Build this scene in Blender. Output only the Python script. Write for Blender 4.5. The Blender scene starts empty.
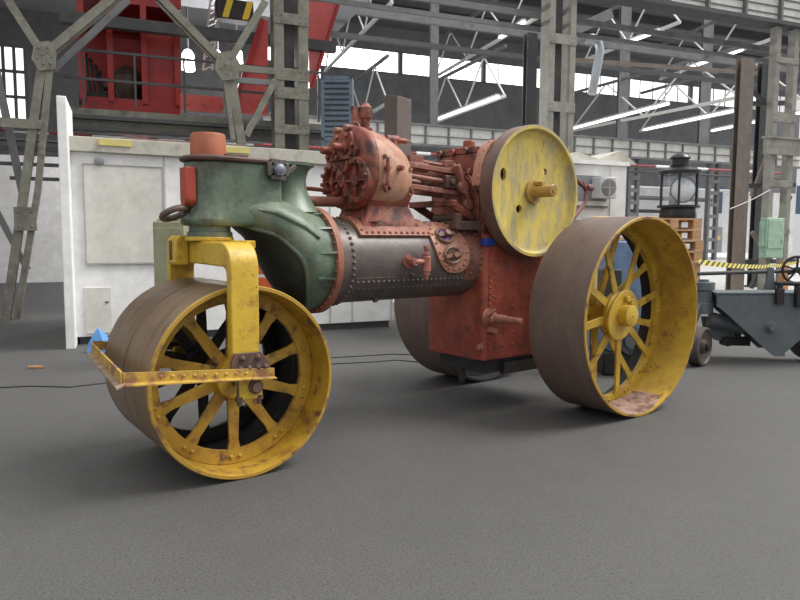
import bpy, bmesh, math, random
from math import sin, cos, pi, radians
from mathutils import Vector, Matrix
random.seed(7)
S = bpy.context.scene
COL = S.collection
V = Vector

# ------------------------------------------------------------------ camera
CAM = V((4.92449556, 4.13751837, 1.42838508))
RGT = V((-0.78211462, 0.62311815, 0.00452743))
UPV = V((-0.05268728, -0.07336717, 0.9959123))
FWD = V((-0.62090319, -0.77867903, -0.09021193))
FPX = 681.905778682617
cd = bpy.data.cameras.new('camera')
co = bpy.data.objects.new('camera', cd)
COL.objects.link(co)
m = Matrix((RGT, UPV, -FWD)).transposed().to_4x4()
m.translation = CAM
co.matrix_world = m
cd.sensor_fit = 'HORIZONTAL'
cd.sensor_width = 36
cd.lens = FPX / 800 * 36
cd.clip_end = 400
S.camera = co

# the hall's own axes: E runs along the bays (to the right), N runs away down the hall
_d = V((FWD.x, FWD.y, 0)).normalized()
_r = V((RGT.x, RGT.y, 0)).normalized()
A = radians(22)
N = _d * cos(A) - _r * sin(A)
E = _r * cos(A) + _d * sin(A)
UP = V((0, 0, 1))
C0 = V((CAM.x, CAM.y, 0))


def H(u, w, z=0.0):
    return C0 + E * u + N * w + UP * z


def ray(px, py):
    return FWD + RGT * ((px - 400) / FPX) - UPV * ((py - 300) / FPX)


def atw(px, py, w):
    v = ray(px, py)
    return CAM + v * (w / v.dot(N))


def atz(px, py, z):
    v = ray(px, py)
    return CAM + v * ((z - CAM.z) / v.z)


def atd(px, py, d):
    return CAM + ray(px, py) * d


def UW(p):
    q = p - C0
    return q.dot(E), q.dot(N)


# ------------------------------------------------------------------ materials
MATS = {}


def mat(name, base, spots=(), rough=.6, metal=0.0, bump=.15, bscale=40, streak=None, var=.12, rvar=.1):
    """base colour; spots = [(colour, noise scale, threshold, softness)], a worn painted surface."""
    if name in MATS:
        return MATS[name]
    mt = bpy.data.materials.new(name)
    mt.use_nodes = True
    nt = mt.node_tree
    L = nt.links
    bs = nt.nodes['Principled BSDF']
    tc = nt.nodes.new('ShaderNodeTexCoord')
    src = tc.outputs['Object']
    if streak:
        mp = nt.nodes.new('ShaderNodeMapping')
        mp.inputs['Scale'].default_value = streak
        L.new(src, mp.inputs['Vector'])
        ssrc = mp.outputs['Vector']
    else:
        ssrc = src

    def noise(scale, s, detail=6):
        n = nt.nodes.new('ShaderNodeTexNoise')
        n.inputs['Scale'].default_value = scale
        n.inputs['Detail'].default_value = detail
        n.inputs['Roughness'].default_value = .65
        L.new(s, n.inputs['Vector'])
        return n.outputs['Fac']
    # gentle brightness variation
    n0 = noise(5, src)
    mr = nt.nodes.new('ShaderNodeMapRange')
    mr.inputs['From Min'].default_value = .3
    mr.inputs['From Max'].default_value = .7
    mr.inputs['To Min'].default_value = 1 - var
    mr.inputs['To Max'].default_value = 1 + var
    L.new(n0, mr.inputs['Value'])
    vm = nt.nodes.new('ShaderNodeVectorMath')
    vm.operation = 'SCALE'
    vm.inputs[0].default_value = base
    L.new(mr.outputs['Result'], vm.inputs['Scale'])
    col = vm.outputs['Vector']
    for i, (c, sc, th, soft) in enumerate(spots):
        f = noise(sc, ssrc, 9)
        r = nt.nodes.new('ShaderNodeMapRange')
        r.inputs['From Min'].default_value = th - soft
        r.inputs['From Max'].default_value = th + soft
        L.new(f, r.inputs['Value'])
        mx = nt.nodes.new('ShaderNodeMix')
        mx.data_type = 'RGBA'
        L.new(r.outputs['Result'], mx.inputs['Factor'])
        L.new(col, mx.inputs['A'])
        mx.inputs['B'].default_value = (*c, 1)
        col = mx.outputs['Result']
    L.new(col, bs.inputs['Base Color'])
    bs.inputs['Metallic'].default_value = metal
    rr = nt.nodes.new('ShaderNodeMapRange')
    rr.inputs['To Min'].default_value = max(.05, rough - rvar)
    rr.inputs['To Max'].default_value = min(1, rough + rvar)
    L.new(noise(9, src), rr.inputs['Value'])
    L.new(rr.outputs['Result'], bs.inputs['Roughness'])
    if bump:
        bp = nt.nodes.new('ShaderNodeBump')
        bp.inputs['Strength'].default_value = bump
        bp.inputs['Distance'].default_value = .01
        L.new(noise(bscale, src, 4), bp.inputs['Height'])
        L.new(bp.outputs['Normal'], bs.inputs['Normal'])
    MATS[name] = mt
    return mt


def emit(name, c, st):
    mt = bpy.data.materials.new(name)
    mt.use_nodes = True
    b = mt.node_tree.nodes['Principled BSDF']
    b.inputs['Base Color'].default_value = (*c, 1)
    b.inputs['Emission Color'].default_value = (*c, 1)
    b.inputs['Emission Strength'].default_value = st
    MATS[name] = mt
    return mt


def glassmat(name, tint=(1, 1, 1), refl=.12, rough=.03):
    mt = bpy.data.materials.new(name)
    mt.use_nodes = True
    nt = mt.node_tree
    nt.nodes.clear()
    o = nt.nodes.new('ShaderNodeOutputMaterial')
    t = nt.nodes.new('ShaderNodeBsdfTransparent')
    t.inputs[0].default_value = (*tint, 1)
    g = nt.nodes.new('ShaderNodeBsdfGlossy')
    g.inputs['Roughness'].default_value = rough
    mx = nt.nodes.new('ShaderNodeMixShader')
    mx.inputs[0].default_value = refl
    nt.links.new(t.outputs[0], mx.inputs[1])
    nt.links.new(g.outputs[0], mx.inputs[2])
    nt.links.new(mx.outputs[0], o.inputs[0])
    MATS[name] = mt
    return mt


RUSTB = (.11, .05, .028)
YEL = mat('yellow_paint', (.47, .28, .028), [((.26, .13, .02), 5, .53, .10), (RUSTB, 9, .60, .07)], .5, bump=.2)
YELF = mat('yellow_paint_fork', (.56, .37, .035), [((.36, .20, .03), 9, .58, .06), ((.13, .07, .04), 26, .66, .04)], .42, bump=.2)
YELW = mat('yellow_paint_flywheel', (.56, .43, .075), [((.34, .29, .16), 4.2, .52, .07), ((.46, .37, .12), 11, .56, .06), ((.17, .13, .08), 12, .66, .05)], .5, streak=(2.4, 1, .8), bump=.12)
YELR = mat('yellow_paint_rear', (.50, .325, .036), [((.33, .19, .03), 4, .53, .1), (RUSTB, 9, .645, .06)], .5, bump=.2)
DUSTRUST = mat('rusty_edge_yellow', (.40, .24, .03), [((.16, .075, .045), 5, .55, .05)], .55)
TREADF = mat('roll_tread_steel', (.172, .115, .07), [((.25, .18, .11), 3, .55, .14), ((.09, .055, .042), 6, .62, .1)], .45, metal=.25, bump=.12, streak=(1, 5, 1))
TREADR = mat('wheel_tread_steel', (.135, .092, .076), [((.185, .135, .11), 3, .58, .14), ((.085, .052, .045), 6, .66, .12)], .6, metal=.05, bump=.06, streak=(1, 4, 1))
GREEN = mat('green_casting_paint', (.085, .128, .088), [((.165, .20, .145), 3.5, .56, .10), ((.24, .26, .20), 16, .66, .05), ((.05, .045, .03), 4, .60, .08), ((.10, .055, .03), 14, .67, .05)], .42, bump=.25, bscale=25)
RUSTDK = mat('dark_rust', (.12, .062, .045), [((.05, .032, .028), 7, .55, .1)], .6)
PINKR = mat('primer_red_oxide', (.30, .115, .07), [((.16, .055, .04), 8, .58, .08), ((.40, .22, .16), 14, .66, .06)], .6)
REDP = mat('firebox_red', (.22, .036, .02), [((.33, .075, .04), 3.5, .56, .09), ((.10, .03, .022), 6, .60, .09)], .55, bump=.2)
CYLR = mat('cylinder_red', (.25, .058, .036), [((.33, .16, .10), 4, .56, .1), ((.06, .027, .022), 9, .54, .07)], .55, bump=.3)
LAG = mat('cylinder_lagging', (.40, .20, .125), [((.50, .31, .21), 7, .54, .08), ((.25, .055, .035), 2.2, .58, .06), ((.13, .05, .035), 12, .68, .04)], .55, bump=.2)
BOIL = mat('boiler_grey', (.088, .074, .069), [((.15, .115, .10), 4, .58, .12), ((.10, .055, .042), 9, .64, .08)], .42, metal=.15, bump=.15)
KING = mat('king_pin_orange', (.36, .105, .048), [((.25, .075, .04), 6, .55, .1), ((.45, .2, .12), 15, .68, .05)], .6)
SOOT = mat('soot_black', (.014, .017, .014), [((.03, .035, .028), 5, .6, .1)], .7)
BLACK = mat('black_iron', (.022, .021, .022), [((.05, .035, .03), 8, .6, .1)], .55, metal=.2)
STEELB = mat('bare_bolt_steel', (.22, .24, .28), [], .4, metal=.6)
COPP = mat('copper_pink_plate', (.42, .20, .135), [((.27, .115, .08), 9, .58, .07), ((.5, .3, .22), 18, .64, .05)], .45, bump=.2)
LAMPR = mat('lamp_bracket_red', (.36, .05, .025), [((.2, .035, .02), 8, .6, .08)], .5)
PIPE = mat('pipe_red_brown', (.30, .12, .08), [((.18, .075, .05), 10, .55, .1)], .5)
FADED = mat('faded_red_rods', (.27, .105, .075), [((.14, .05, .04), 9, .55, .1), ((.38, .2, .15), 15, .66, .06)], .55)
PURP = mat('purple_wax', (.10, .045, .13), [], .3)
BLUEB = mat('blue_plastic', (.02, .05, .30), [], .4)
TARPB = mat('blue_sheet', (.10, .28, .62), [((.25, .4, .65), 8, .6, .1)], .5)
# hall
ASPH = mat('asphalt', (.072, .071, .069), [((.090, .088, .085), .45, .52, .2), ((.045, .045, .044), 75, .57, .06), ((.15, .145, .14), 90, .64, .04)], .66, bump=.5, bscale=150, var=.08)
GLAREF = mat('floor_glare_pale', (.50, .50, .49), [((.40, .40, .40), 1.5, .55, .12)], .5, bump=.05)  # pale tone stands for glare on the far floor
WALLW = mat('white_brick_paint', (.80, .80, .79), [((.66, .66, .64), .8, .55, .12)], .7, bump=.05)
WALLD = mat('far_wall_grey', (.21, .215, .225), [((.16, .16, .17), .6, .55, .12)], .8, bump=0)
ROOFM = mat('roof_boards', (.17, .17, .18), [((.13, .13, .135), .5, .55, .15)], .8, bump=0)
CABW = mat('cabin_white', (.83, .83, .82), [((.70, .70, .67), 1.6, .60, .1)], .55, bump=.04)
PANEL = mat('hardboard_panel', (.66, .64, .59), [((.57, .55, .50), 3, .56, .1)], .6, bump=.04)
FASC = mat('dirty_cream', (.52, .50, .43), [((.33, .31, .26), 5, .57, .1)], .7)
STEEL = mat('grey_green_steel', (.175, .172, .138), [((.10, .09, .07), 3, .56, .1), ((.24, .235, .20), 7, .62, .1)], .6, bump=.05)
STEELHAZE = mat('hazed_steel', (.28, .272, .235), [((.19, .18, .15), 3, .57, .1)], .6, bump=.05)  # column steel paled, distance haze put into the colour
STEELD = mat('dark_steel', (.055, .057, .062), [((.09, .08, .07), 3, .58, .1)], .65, bump=.05)
STEELM = mat('mid_grey_steel', (.16, .16, .165), [((.105, .10, .10), 2, .58, .1)], .65, bump=.05)
BROWNC = mat('brown_column_steel', (.15, .122, .102), [((.20, .165, .14), 3, .58, .1)], .65, bump=.05)
PALES = mat('pale_truss_steel', (.62, .62, .60), [], .5, bump=0)
GIRD = mat('pale_girder_panel', (.64, .64, .61), [((.50, .50, .47), 1.3, .56, .1)], .6, bump=.05)
CRANER = mat('crane_red', (.33, .018, .015), [((.21, .012, .012), 2, .56, .1)], .45, bump=.04)
CRANEP = mat('crane_lit_red', (.55, .085, .075), [((.48, .13, .11), 1.4, .55, .1)], .3, bump=.04)  # pinkish red carries the light on the jib in its colour
LOUV = mat('blue_grey_metal', (.10, .135, .18), [((.065, .085, .115), 3, .58, .1)], .5, bump=.04)
DUCTB = mat('brown_grey_sheet', (.10, .075, .068), [((.13, .095, .082), 2, .56, .1)], .6, bump=.05)
GALV = mat('galvanised_duct', (.42, .45, .48), [], .35, metal=.5)
MACHG = mat('machine_grey_paint', (.115, .135, .148), [((.085, .10, .108), 3, .56, .1), ((.16, .18, .19), 7, .66, .08)], .4, bump=.08)
IRONW = mat('worn_wheel_iron', (.10, .085, .075), [((.16, .13, .11), 8, .56, .1)], .5, metal=.4)
WOOD = mat('pallet_wood', (.60, .36, .19), [((.44, .235, .11), 6, .54, .1)], .75, streak=(1, 1, 6))
ORANGE = mat('orange_barrier', (.62, .115, .04), [], .5)
OLIVE = mat('olive_box_paint', (.30, .30, .19), [((.22, .22, .13), 4, .56, .1)], .6)
MINT = mat('mint_green_paint', (.36, .52, .40), [((.25, .4, .3), 6, .58, .1)], .5)
ORPOST = mat('orange_post', (.50, .24, .09), [((.3, .13, .06), 6, .56, .1)], .6)
YBOX = mat('yellow_box', (.80, .58, .22), [], .5)
GREYB = mat('grey_box', (.22, .24, .25), [], .5)
BLUEM = mat('blue_machine_paint', (.16, .25, .40), [((.11, .17, .28), 4, .56, .1)], .45)
DOORB = mat('blue_door', (.06, .12, .24), [], .5)
DOORG = mat('grey_door', (.30, .32, .33), [], .5)
BLK = mat('lantern_black', (.018, .019, .022), [((.04, .042, .048), 8, .58, .1)], .35, metal=.2)
REDW = mat('red_pipe', (.30, .045, .045), [], .5)
WHT = mat('white_plain', (.75, .75, .75), [], .5, bump=0)
GREYM = mat('ac_grille', (.14, .15, .16), [], .6)
TUBE = emit('lamp_tube', (1, .99, .95), 1.6)
GLASS = glassmat('window_glass', (1, 1, 1), .06)
LENS = glassmat('lantern_glass', (.97, .98, .99), .08)
YPAPER = mat('yellow_paper', (.62, .54, .18), [], .7)
LEAFM = mat('leaf_brown', (.35, .18, .08), [], .7)
HOLEP = mat('hazard_yellow', (.75, .55, .03), [], .5)


def tape_mat():
    mt = bpy.data.materials.new('barrier_tape_stripes')
    mt.use_nodes = True
    nt = mt.node_tree
    b = nt.nodes['Principled BSDF']
    tc = nt.nodes.new('ShaderNodeTexCoord')
    sp = nt.nodes.new('ShaderNodeSeparateXYZ')
    nt.links.new(tc.outputs['UV'], sp.inputs[0])
    ad = nt.nodes.new('ShaderNodeMath')
    ad.operation = 'ADD'
    nt.links.new(sp.outputs['X'], ad.inputs[0])
    nt.links.new(sp.outputs['Y'], ad.inputs[1])
    fr = nt.nodes.new('ShaderNodeMath')
    fr.operation = 'FRACT'
    nt.links.new(ad.outputs[0], fr.inputs[0])
    gt = nt.nodes.new('ShaderNodeMath')
    gt.operation = 'GREATER_THAN'
    gt.inputs[1].default_value = .55
    nt.links.new(fr.outputs[0], gt.inputs[0])
    mx = nt.nodes.new('ShaderNodeMix')
    mx.data_type = 'RGBA'
    mx.inputs['A'].default_value = (.85, .72, .05, 1)
    mx.inputs['B'].default_value = (.02, .02, .02, 1)
    nt.links.new(gt.outputs[0], mx.inputs['Factor'])
    nt.links.new(mx.outputs['Result'], b.inputs['Base Color'])
    b.inputs['Roughness'].default_value = .4
    return mt


TAPE = tape_mat()


# ------------------------------------------------------------------ mesh builder
def basis(ax):
    ax = V(ax).normalized()
    t = UP if abs(ax.z) < .9 else V((1, 0, 0))
    a = t.cross(ax).normalized()
    return ax, a, ax.cross(a)


class MB:
    def __init__(s):
        s.v = []
        s.f = []
        s.m = []
        s.cur = 0

    def add(s, vs, fs):
        o = len(s.v)
        s.v += [V(p) for p in vs]
        for f in fs:
            s.f.append([o + i for i in f])
            s.m.append(s.cur)
        return s

    def box8(s, p):
        return s.add(p, [(0, 3, 2, 1), (4, 5, 6, 7), (0, 1, 5, 4), (1, 2, 6, 5), (2, 3, 7, 6), (3, 0, 4, 7)])

    def obox(s, c, ax, ay, az):
        """box from centre and three half-axis vectors"""
        c = V(c)
        p = []
        for k in (-1, 1):
            for i, j in ((-1, -1), (1, -1), (1, 1), (-1, 1)):
                p.append(c + ax * i + ay * j + az * k)
        return s.box8(p)

    def box(s, x0, x1, y0, y1, z0, z1):
        return s.obox(((x0 + x1) / 2, (y0 + y1) / 2, (z0 + z1) / 2), V(((x1 - x0) / 2, 0, 0)), V((0, (y1 - y0) / 2, 0)), V((0, 0, (z1 - z0) / 2)))

    def beam(s, p0, p1, w, h, up=UP):
        p0, p1 = V(p0), V(p1)
        d = (p1 - p0)
        dn = d.normalized()
        a = V(up).cross(dn)
        if a.length < 1e-3:
            a = V((1, 0, 0)).cross(dn)
        a.normalize()
        b = dn.cross(a)
        return s.obox((p0 + p1) / 2, d / 2, a * w / 2, b * h / 2)

    def prism(s, poly, ex):
        """poly = 3d points of one face (ordered); ex = extrusion vector"""
        n = len(poly)
        ex = V(ex)
        p = [V(q) for q in poly]
        s.add(p + [q + ex for q in p], [tuple(range(n))[::-1], tuple(range(n, 2 * n))] + [(i, (i + 1) % n, n + (i + 1) % n, n + i) for i in range(n)])
        return s

    def lathe(s, prof, o, ax, n=32, closed=False, a0=0, a1=2 * pi, mats=None):
        """prof: [(axial, radius)] revolved about ax through o"""
        ax, a, b = basis(ax)
        o = V(o)
        full = abs(a1 - a0 - 2 * pi) < 1e-6
        k = n if full else n + 1
        vs = []
        for t, r in prof:
            for i in range(k):
                th = a0 + (a1 - a0) * i / n
                vs.append(o + ax * t + (a * cos(th) + b * sin(th)) * r)
        off = len(s.v)
        s.v += vs
        mm = len(prof)
        for j in range(mm if closed else mm - 1):
            j2 = (j + 1) % mm
            for i in range(n):
                i2 = (i + 1) % k
                s.f.append([off + j * k + i, off + j * k + i2, off + j2 * k + i2, off + j2 * k + i])
                s.m.append(mats[j] if mats else s.cur)
        if not closed and full:
            for j in (0, mm - 1):
                if prof[j][1] > 1e-4:
                    s.f.append([off + j * k + i for i in range(k)])
                    s.m.append(mats[min(j, mm - 2)] if mats else s.cur)
        return s

    def cyl(s, p0, p1, r, r1=None, n=20):
        p0, p1 = V(p0), V(p1)
        L = (p1 - p0).length
        return s.lathe([(0, r), (L, r if r1 is None else r1)], p0, p1 - p0, n)

    def tube(s, pts, r, n=10, closed=False):
        pts = [V(p) for p in pts]
        k = len(pts)
        prev = None
        rings = []
        for i, p in enumerate(pts):
            if closed:
                t = pts[(i + 1) % k] - pts[i - 1]
            else:
                t = pts[min(i + 1, k - 1)] - pts[max(i - 1, 0)]
            t.normalize()
            if prev is None:
                _, a, b = basis(t)
            else:
                a = prev - t * prev.dot(t)
                a.normalize()
                b = t.cross(a)
            prev = a
            rr = r[i] if isinstance(r, (list, tuple)) else r
            rings.append([p + (a * cos(2 * pi * j / n) + b * sin(2 * pi * j / n)) * rr for j in range(n)])
        vs = [q for g in rings for q in g]
        fs = []
        for i in range(k if closed else k - 1):
            i2 = (i + 1) % k
            for j in range(n):
                j2 = (j + 1) % n
                fs.append((i * n + j, i * n + j2, i2 * n + j2, i2 * n + j))
        if not closed:
            fs += [tuple(range(n))[::-1], tuple((k - 1) * n + j for j in range(n))]
        return s.add(vs, fs)

    def dome(s, c, nrm, r, h=None, n=8):
        h = h or r * .7
        return s.lathe([(-r * .3, r), (h * .35, r * .9), (h * .8, r * .55), (h, 0.0001)], c, nrm, n)

    def hexb(s, c, nrm, r, h):
        c = V(c)
        return s.cyl(c, c + V(nrm).normalized() * h, r, n=6)

    def loft(s, rings, cap=True, close=True):
        n = len(rings[0])
        vs = [q for g in rings for q in g]
        fs = []
        for i in range(len(rings) - 1):
            for j in range(n if close else n - 1):
                j2 = (j + 1) % n
                fs.append((i * n + j, i * n + j2, (i + 1) * n + j2, (i + 1) * n + j))
        if cap:
            fs += [tuple(range(n))[::-1], tuple((len(rings) - 1) * n + j for j in range(n))]
        return s.add(vs, fs)

    def grid(s, rows, th):
        """rows: 2D list of (point, normal); solid sheet of thickness th outward along normal"""
        R, K = len(rows), len(rows[0])
        vs = [V(p) + V(nm) * th for r in rows for p, nm in r] + [V(p) for r in rows for p, nm in r]
        o = R * K
        fs = []
        for i in range(R - 1):
            for j in range(K - 1):
                a, b, c, d = i * K + j, i * K + j + 1, (i + 1) * K + j + 1, (i + 1) * K + j
                fs += [(a, b, c, d), (o + d, o + c, o + b, o + a)]
        for j in range(K - 1):
            fs += [(j + 1, j, o + j, o + j + 1), ((R - 1) * K + j, (R - 1) * K + j + 1, o + (R - 1) * K + j + 1, o + (R - 1) * K + j)]
        for i in range(R - 1):
            fs += [(i * K, (i + 1) * K, o + (i + 1) * K, o + i * K), ((i + 1) * K + K - 1, i * K + K - 1, o + i * K + K - 1, o + (i + 1) * K + K - 1)]
        return s.add(vs, fs)


def obj(name, mb, mats, parent=None, loc=None, bevel=0, ang=35, smooth=True, label=None):
    root = parent
    while root is not None and root.parent is not None:
        root = root.parent
    if root is not None:
        off = root.location.copy()
    elif loc is not None:
        off = V(loc)
    else:
        xs = [p.x for p in mb.v]
        ys = [p.y for p in mb.v]
        off = V(((min(xs) + max(xs)) / 2, (min(ys) + max(ys)) / 2, min(p.z for p in mb.v)))
    me = bpy.data.meshes.new(name)
    me.from_pydata([p - off for p in mb.v], [], mb.f)
    for q in (mats if isinstance(mats, (list, tuple)) else [mats]):
        me.materials.append(q)
    me.polygons.foreach_set('material_index', mb.m)
    bm = bmesh.new()
    bm.from_mesh(me)
    bmesh.ops.remove_doubles(bm, verts=bm.verts, dist=1e-6)
    bmesh.ops.recalc_face_normals(bm, faces=bm.faces)
    bm.to_mesh(me)
    bm.free()
    if smooth:
        me.polygons.foreach_set('use_smooth', [True] * len(me.polygons))
        me.set_sharp_from_angle(angle=radians(ang))
    me.update()
    o = bpy.data.objects.new(name, me)
    COL.objects.link(o)
    if parent is None:
        o.location = off
    else:
        o.parent = parent
    if bevel:
        b = o.modifiers.new('bevel', 'BEVEL')
        b.width = bevel
        b.segments = 2
        b.limit_method = 'ANGLE'
        b.angle_limit = radians(40)
    if label:
        o['label'] = label
    return o


def tag(o, label, cat, group=None, kind=None):
    o['label'] = label
    o['category'] = cat
    if group:
        o['group'] = group
    if kind:
        o['kind'] = kind
    return o


def thing(name, label, cat, loc, group=None):
    o = bpy.data.objects.new(name, None)
    o.empty_display_size = .2
    COL.objects.link(o)
    o.location = V(loc)
    return tag(o, label, cat, group)


def struct(name, mb, mats, **k):
    o = obj(name, mb, mats, **k)
    o['kind'] = 'structure'
    return o


X, Y, Z = V((1, 0, 0)), V((0, 1, 0)), V((0, 0, 1))

# ================================================================== STEAM ROLLER
roller = thing('steam_roller', 'old rusty steam road roller with yellow rolls, green smokebox casting and red firebox', 'steam roller', (0, 0, 0))
LX = 3.139
ST = .0464
FA = V((sin(ST), cos(ST), 0))           # front axle direction
FX = V((cos(ST), -sin(ST), 0))          # front roll's own forward
FC = V((LX, 0, .576))


def P(a, b, c):                          # point in the front carriage's frame
    return V((LX, 0, 0)) + FX * a + FA * b + Z * c


# ---- front rolls
def front_roll(sg):
    mb = MB()
    y0, y1 = .006, .494
    R, r = .576, .548
    prof = [(y0, R), (y1 - .012, R), (y1, R - .006), (y1, r + .004), (y1 - .015, r - .002), (.285, r - .004), (.285, r - .01), (.255, r - .01), (.255, r), (y0, r)]
    mats = [0, 3, 3, 1, 1, 1, 1, 2, 2, 0]
    mb.lathe(prof, FC, FA * sg, 96, closed=True, mats=mats)
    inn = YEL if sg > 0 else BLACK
    roll = obj('front_roll', mb, [TREADF, YEL, BLACK, DUSTRUST], roller, ang=30)
    fl = MB()
    fl.lathe([(.255, .455), (.255, .545), (.285, .545), (.285, .455)], FC, FA * sg, 64, closed=True)
    for i in range(10):
        for da in (-.055, .055):
            a = pi / 2 + i * 2 * pi / 10 + da
            c = FC + FA * sg * .285 + (FX * cos(a) + Z * sin(a)) * .497
            fl.dome(c, FA * sg, .017, .016)
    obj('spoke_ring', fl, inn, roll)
    for i in range(10):
        a = pi / 2 + i * 2 * pi / 10
        e = FX * cos(a) + Z * sin(a)
        t = -FX * sin(a) + Z * cos(a)
        s = MB()
        c = FC + FA * sg * .262
        q = []
        for rr, hw in ((.10, .040), (.40, .030), (.48, .047)):
            q.append([c + e * rr + t * hw - FA * sg * .012, c + e * rr + t * hw + FA * sg * .012, c + e * rr - t * hw + FA * sg * .012, c + e * rr - t * hw - FA * sg * .012])
        s.loft(q)
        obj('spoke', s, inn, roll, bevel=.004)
    h = MB()
    h.lathe([(.04, .105), (.2, .105), (.215, .135), (.31, .135), (.335, .12), (.335, .055)], FC, FA * sg, 36)
    obj('hub', h, inn, roll)
    return roll


front_roll(1)
front_roll(-1)
ax = MB()
ax.cyl(FC - FA * .62, FC + FA * .62, .042, n=24)
ax.cyl(FC + FA * .62, FC + FA * .635, .03, n=18)
obj('front_axle', ax, [RUSTDK], roller)

# ---- fork (yoke)
fk = MB()
prof = []
hw = .092


def U(path, w0, w1):
    """flat bar following path in the (b, z) plane, width along FX from w0 to w1, given inner/outer offsets"""
    rings = []
    for (bo, zo, bi, zi) in path:
        rings.append([P(w0, bo, zo), P(w1, bo, zo), P(w1, bi, zi), P(w0, bi, zi)])
    return rings


def leg_path(sg):
    pts = [(.572, .70, .510, .70), (.572, .95, .510, .95), (.572, 1.26, .510, 1.20)]
    for k in range(1, 7):
        t = k / 6 * pi / 2
        pts.append((.572 - .14 * (1 - cos(t)), 1.26 + .14 * sin(t), .510 - .06 * (1 - cos(t)), 1.20 + .06 * sin(t)))
    pts.append((.0, 1.405, .0, 1.265))
    return [(a * sg, b, c * sg, d) for a, b, c, d in pts]


p1 = leg_path(1)
p2 = leg_path(-1)[::-1]
fk.loft(U(p1 + p2[1:], -.045, .125))
fork = obj('fork', fk, YELF, roller, bevel=.008, ang=40)
sp = MB()
sp.prism([P(.125, -.10, 1.25), P(.20, -.10, 1.25), P(.215, -.10, 1.27), P(.215, -.10, 1.41), P(.19, -.10, 1.44), P(.125, -.10, 1.44)], FA * -.17)
o = obj('stop_block', sp, YELF, fork, bevel=.012)
sl = MB()
sl.obox(P(.217, -.185, 1.345), FX * .006, FA * .02, Z * .062)
obj('slot', sl, RUSTDK, fork, bevel=.006)
bs = MB()
bs.prism([P(-.15, .3, 1.36), P(-.15, -.3, 1.36), P(-.045, -.42, 1.36), P(-.045, .42, 1.36)], Z * .05)
bs.lathe([(0, .15), (.025, .15), (.03, .13)], P(.03, 0, 1.405), Z, 32)
obj('pivot_plate', bs, YELF, fork, bevel=.006)
for sg in (1, -1):
    b = MB()
    b.prism([P(-.10, .577 * sg, .66), P(.14, .577 * sg, .66), P(.14, .577 * sg, .72), P(.12, .577 * sg, .775), P(-.04, .577 * sg, .775), P(-.10, .577 * sg, .70)], FA * (.022 * sg))
    for a, zz in ((-.02, .745), (.075, .745), (-.065, .685), (-.02, .685), (.035, .685), (.09, .685)):
        b.hexb(P(a, .598 * sg, zz), FA * sg, .02, .012)
        b.dome(P(a, .61 * sg, zz), FA * sg, .013, .01)
    obj('axle_bracket', b, RUSTDK, fork, bevel=.004)
    u = MB()
    u.box8([P(i, j * sg, k) for k in (.50, .66) for i, j in ((-.05, .545), (.10, .545), (.10, .60), (-.05, .60))])
    obj('axle_keep', u, YELF, fork, bevel=.01)
    for a in (-.03, .09):
        bt = MB()
        bt.cyl(P(a, .585 * sg, .47), P(a, .585 * sg, .66), .014, n=12)
        bt.hexb(P(a, .585 * sg, .495), Z, .024, .028)
        obj('keep_bolt', bt, RUSTDK, fork)

# ---- scraper frame
def SP(b):                               # front bar line runs slightly askew
    t = (b + .63) / 1.23
    return V((3.725 + (3.90 - 3.725) * t, b, .695 + .02 * t))


sc = MB()
for sg in (1, -1):
    x1 = SP(.6 * sg).x
    xa = LX - .09
    yy = .605 * sg
    sc.box8([V((xa, yy, .618)), V((x1, yy, .688)), V((x1, yy + .01 * sg, .688)), V((xa, yy + .01 * sg, .618)), V((xa, yy, .672)), V((x1, yy, .745)), V((x1, yy + .01 * sg, .745)), V((xa, yy + .01 * sg, .672))])
    sc.box8([V((xa, yy, .618)), V((x1, yy, .688)), V((x1, yy + .045 * sg, .678)), V((xa, yy + .04 * sg, .612)), V((xa, yy, .626)), V((x1, yy, .696)), V((x1, yy + .045 * sg, .686)), V((xa, yy + .04 * sg, .620))])
    for k in range(9):
        xx = xa + .18 + k * .06
        sc.dome((xx, yy + .012 * sg, .648 + (xx - xa) * .083), Y * sg, .010, .007)
a, b = SP(-.63), SP(.61)
sc.box8([a - Z * .03, b - Z * .025, b + X * .012 - Z * .025, a + X * .012 - Z * .03, a + Z * .035, b + Z * .035, b + X * .012 + Z * .035, a + X * .012 + Z * .035])
frame = obj('scraper_frame', sc, mat('scraper_yellow', (.46, .29, .04), [((.22, .105, .05), 7, .52, .06), ((.5, .36, .15), 16, .66, .06)], .5), roller, bevel=.002)
bl = MB()
bl.box8([a + V((.0, 0, -.036)), b + V((0, 0.03, -.032)), b + V((.045, .05, -.045)), a + V((.045, .0, -.045)), a + V((.0, 0, -.026)), b + V((0, .03, -.022)), b + V((.045, .05, -.035)), a + V((.045, .0, -.035))])
obj('scraper_blade', bl, mat('scraper_blade_rust', (.33, .24, .17), [((.2, .115, .07), 9, .52, .08)], .5), frame, label='pale rusty scraper blade')

# ---- headstock
hs = MB()


def plan(xc, r, xb, wb, z, n=14):
    """D-shaped plan: half circle round the king pin, parallel sides running back to xb"""
    pts = []
    for i in range(n + 1):
        t = -pi / 2 + pi * i / n
        pts.append(V((xc + r * cos(t), r * sin(t), z)))
    pts.append(V((xb, wb, z)))
    pts.append(V((xb, -wb, z)))
    return pts


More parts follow.
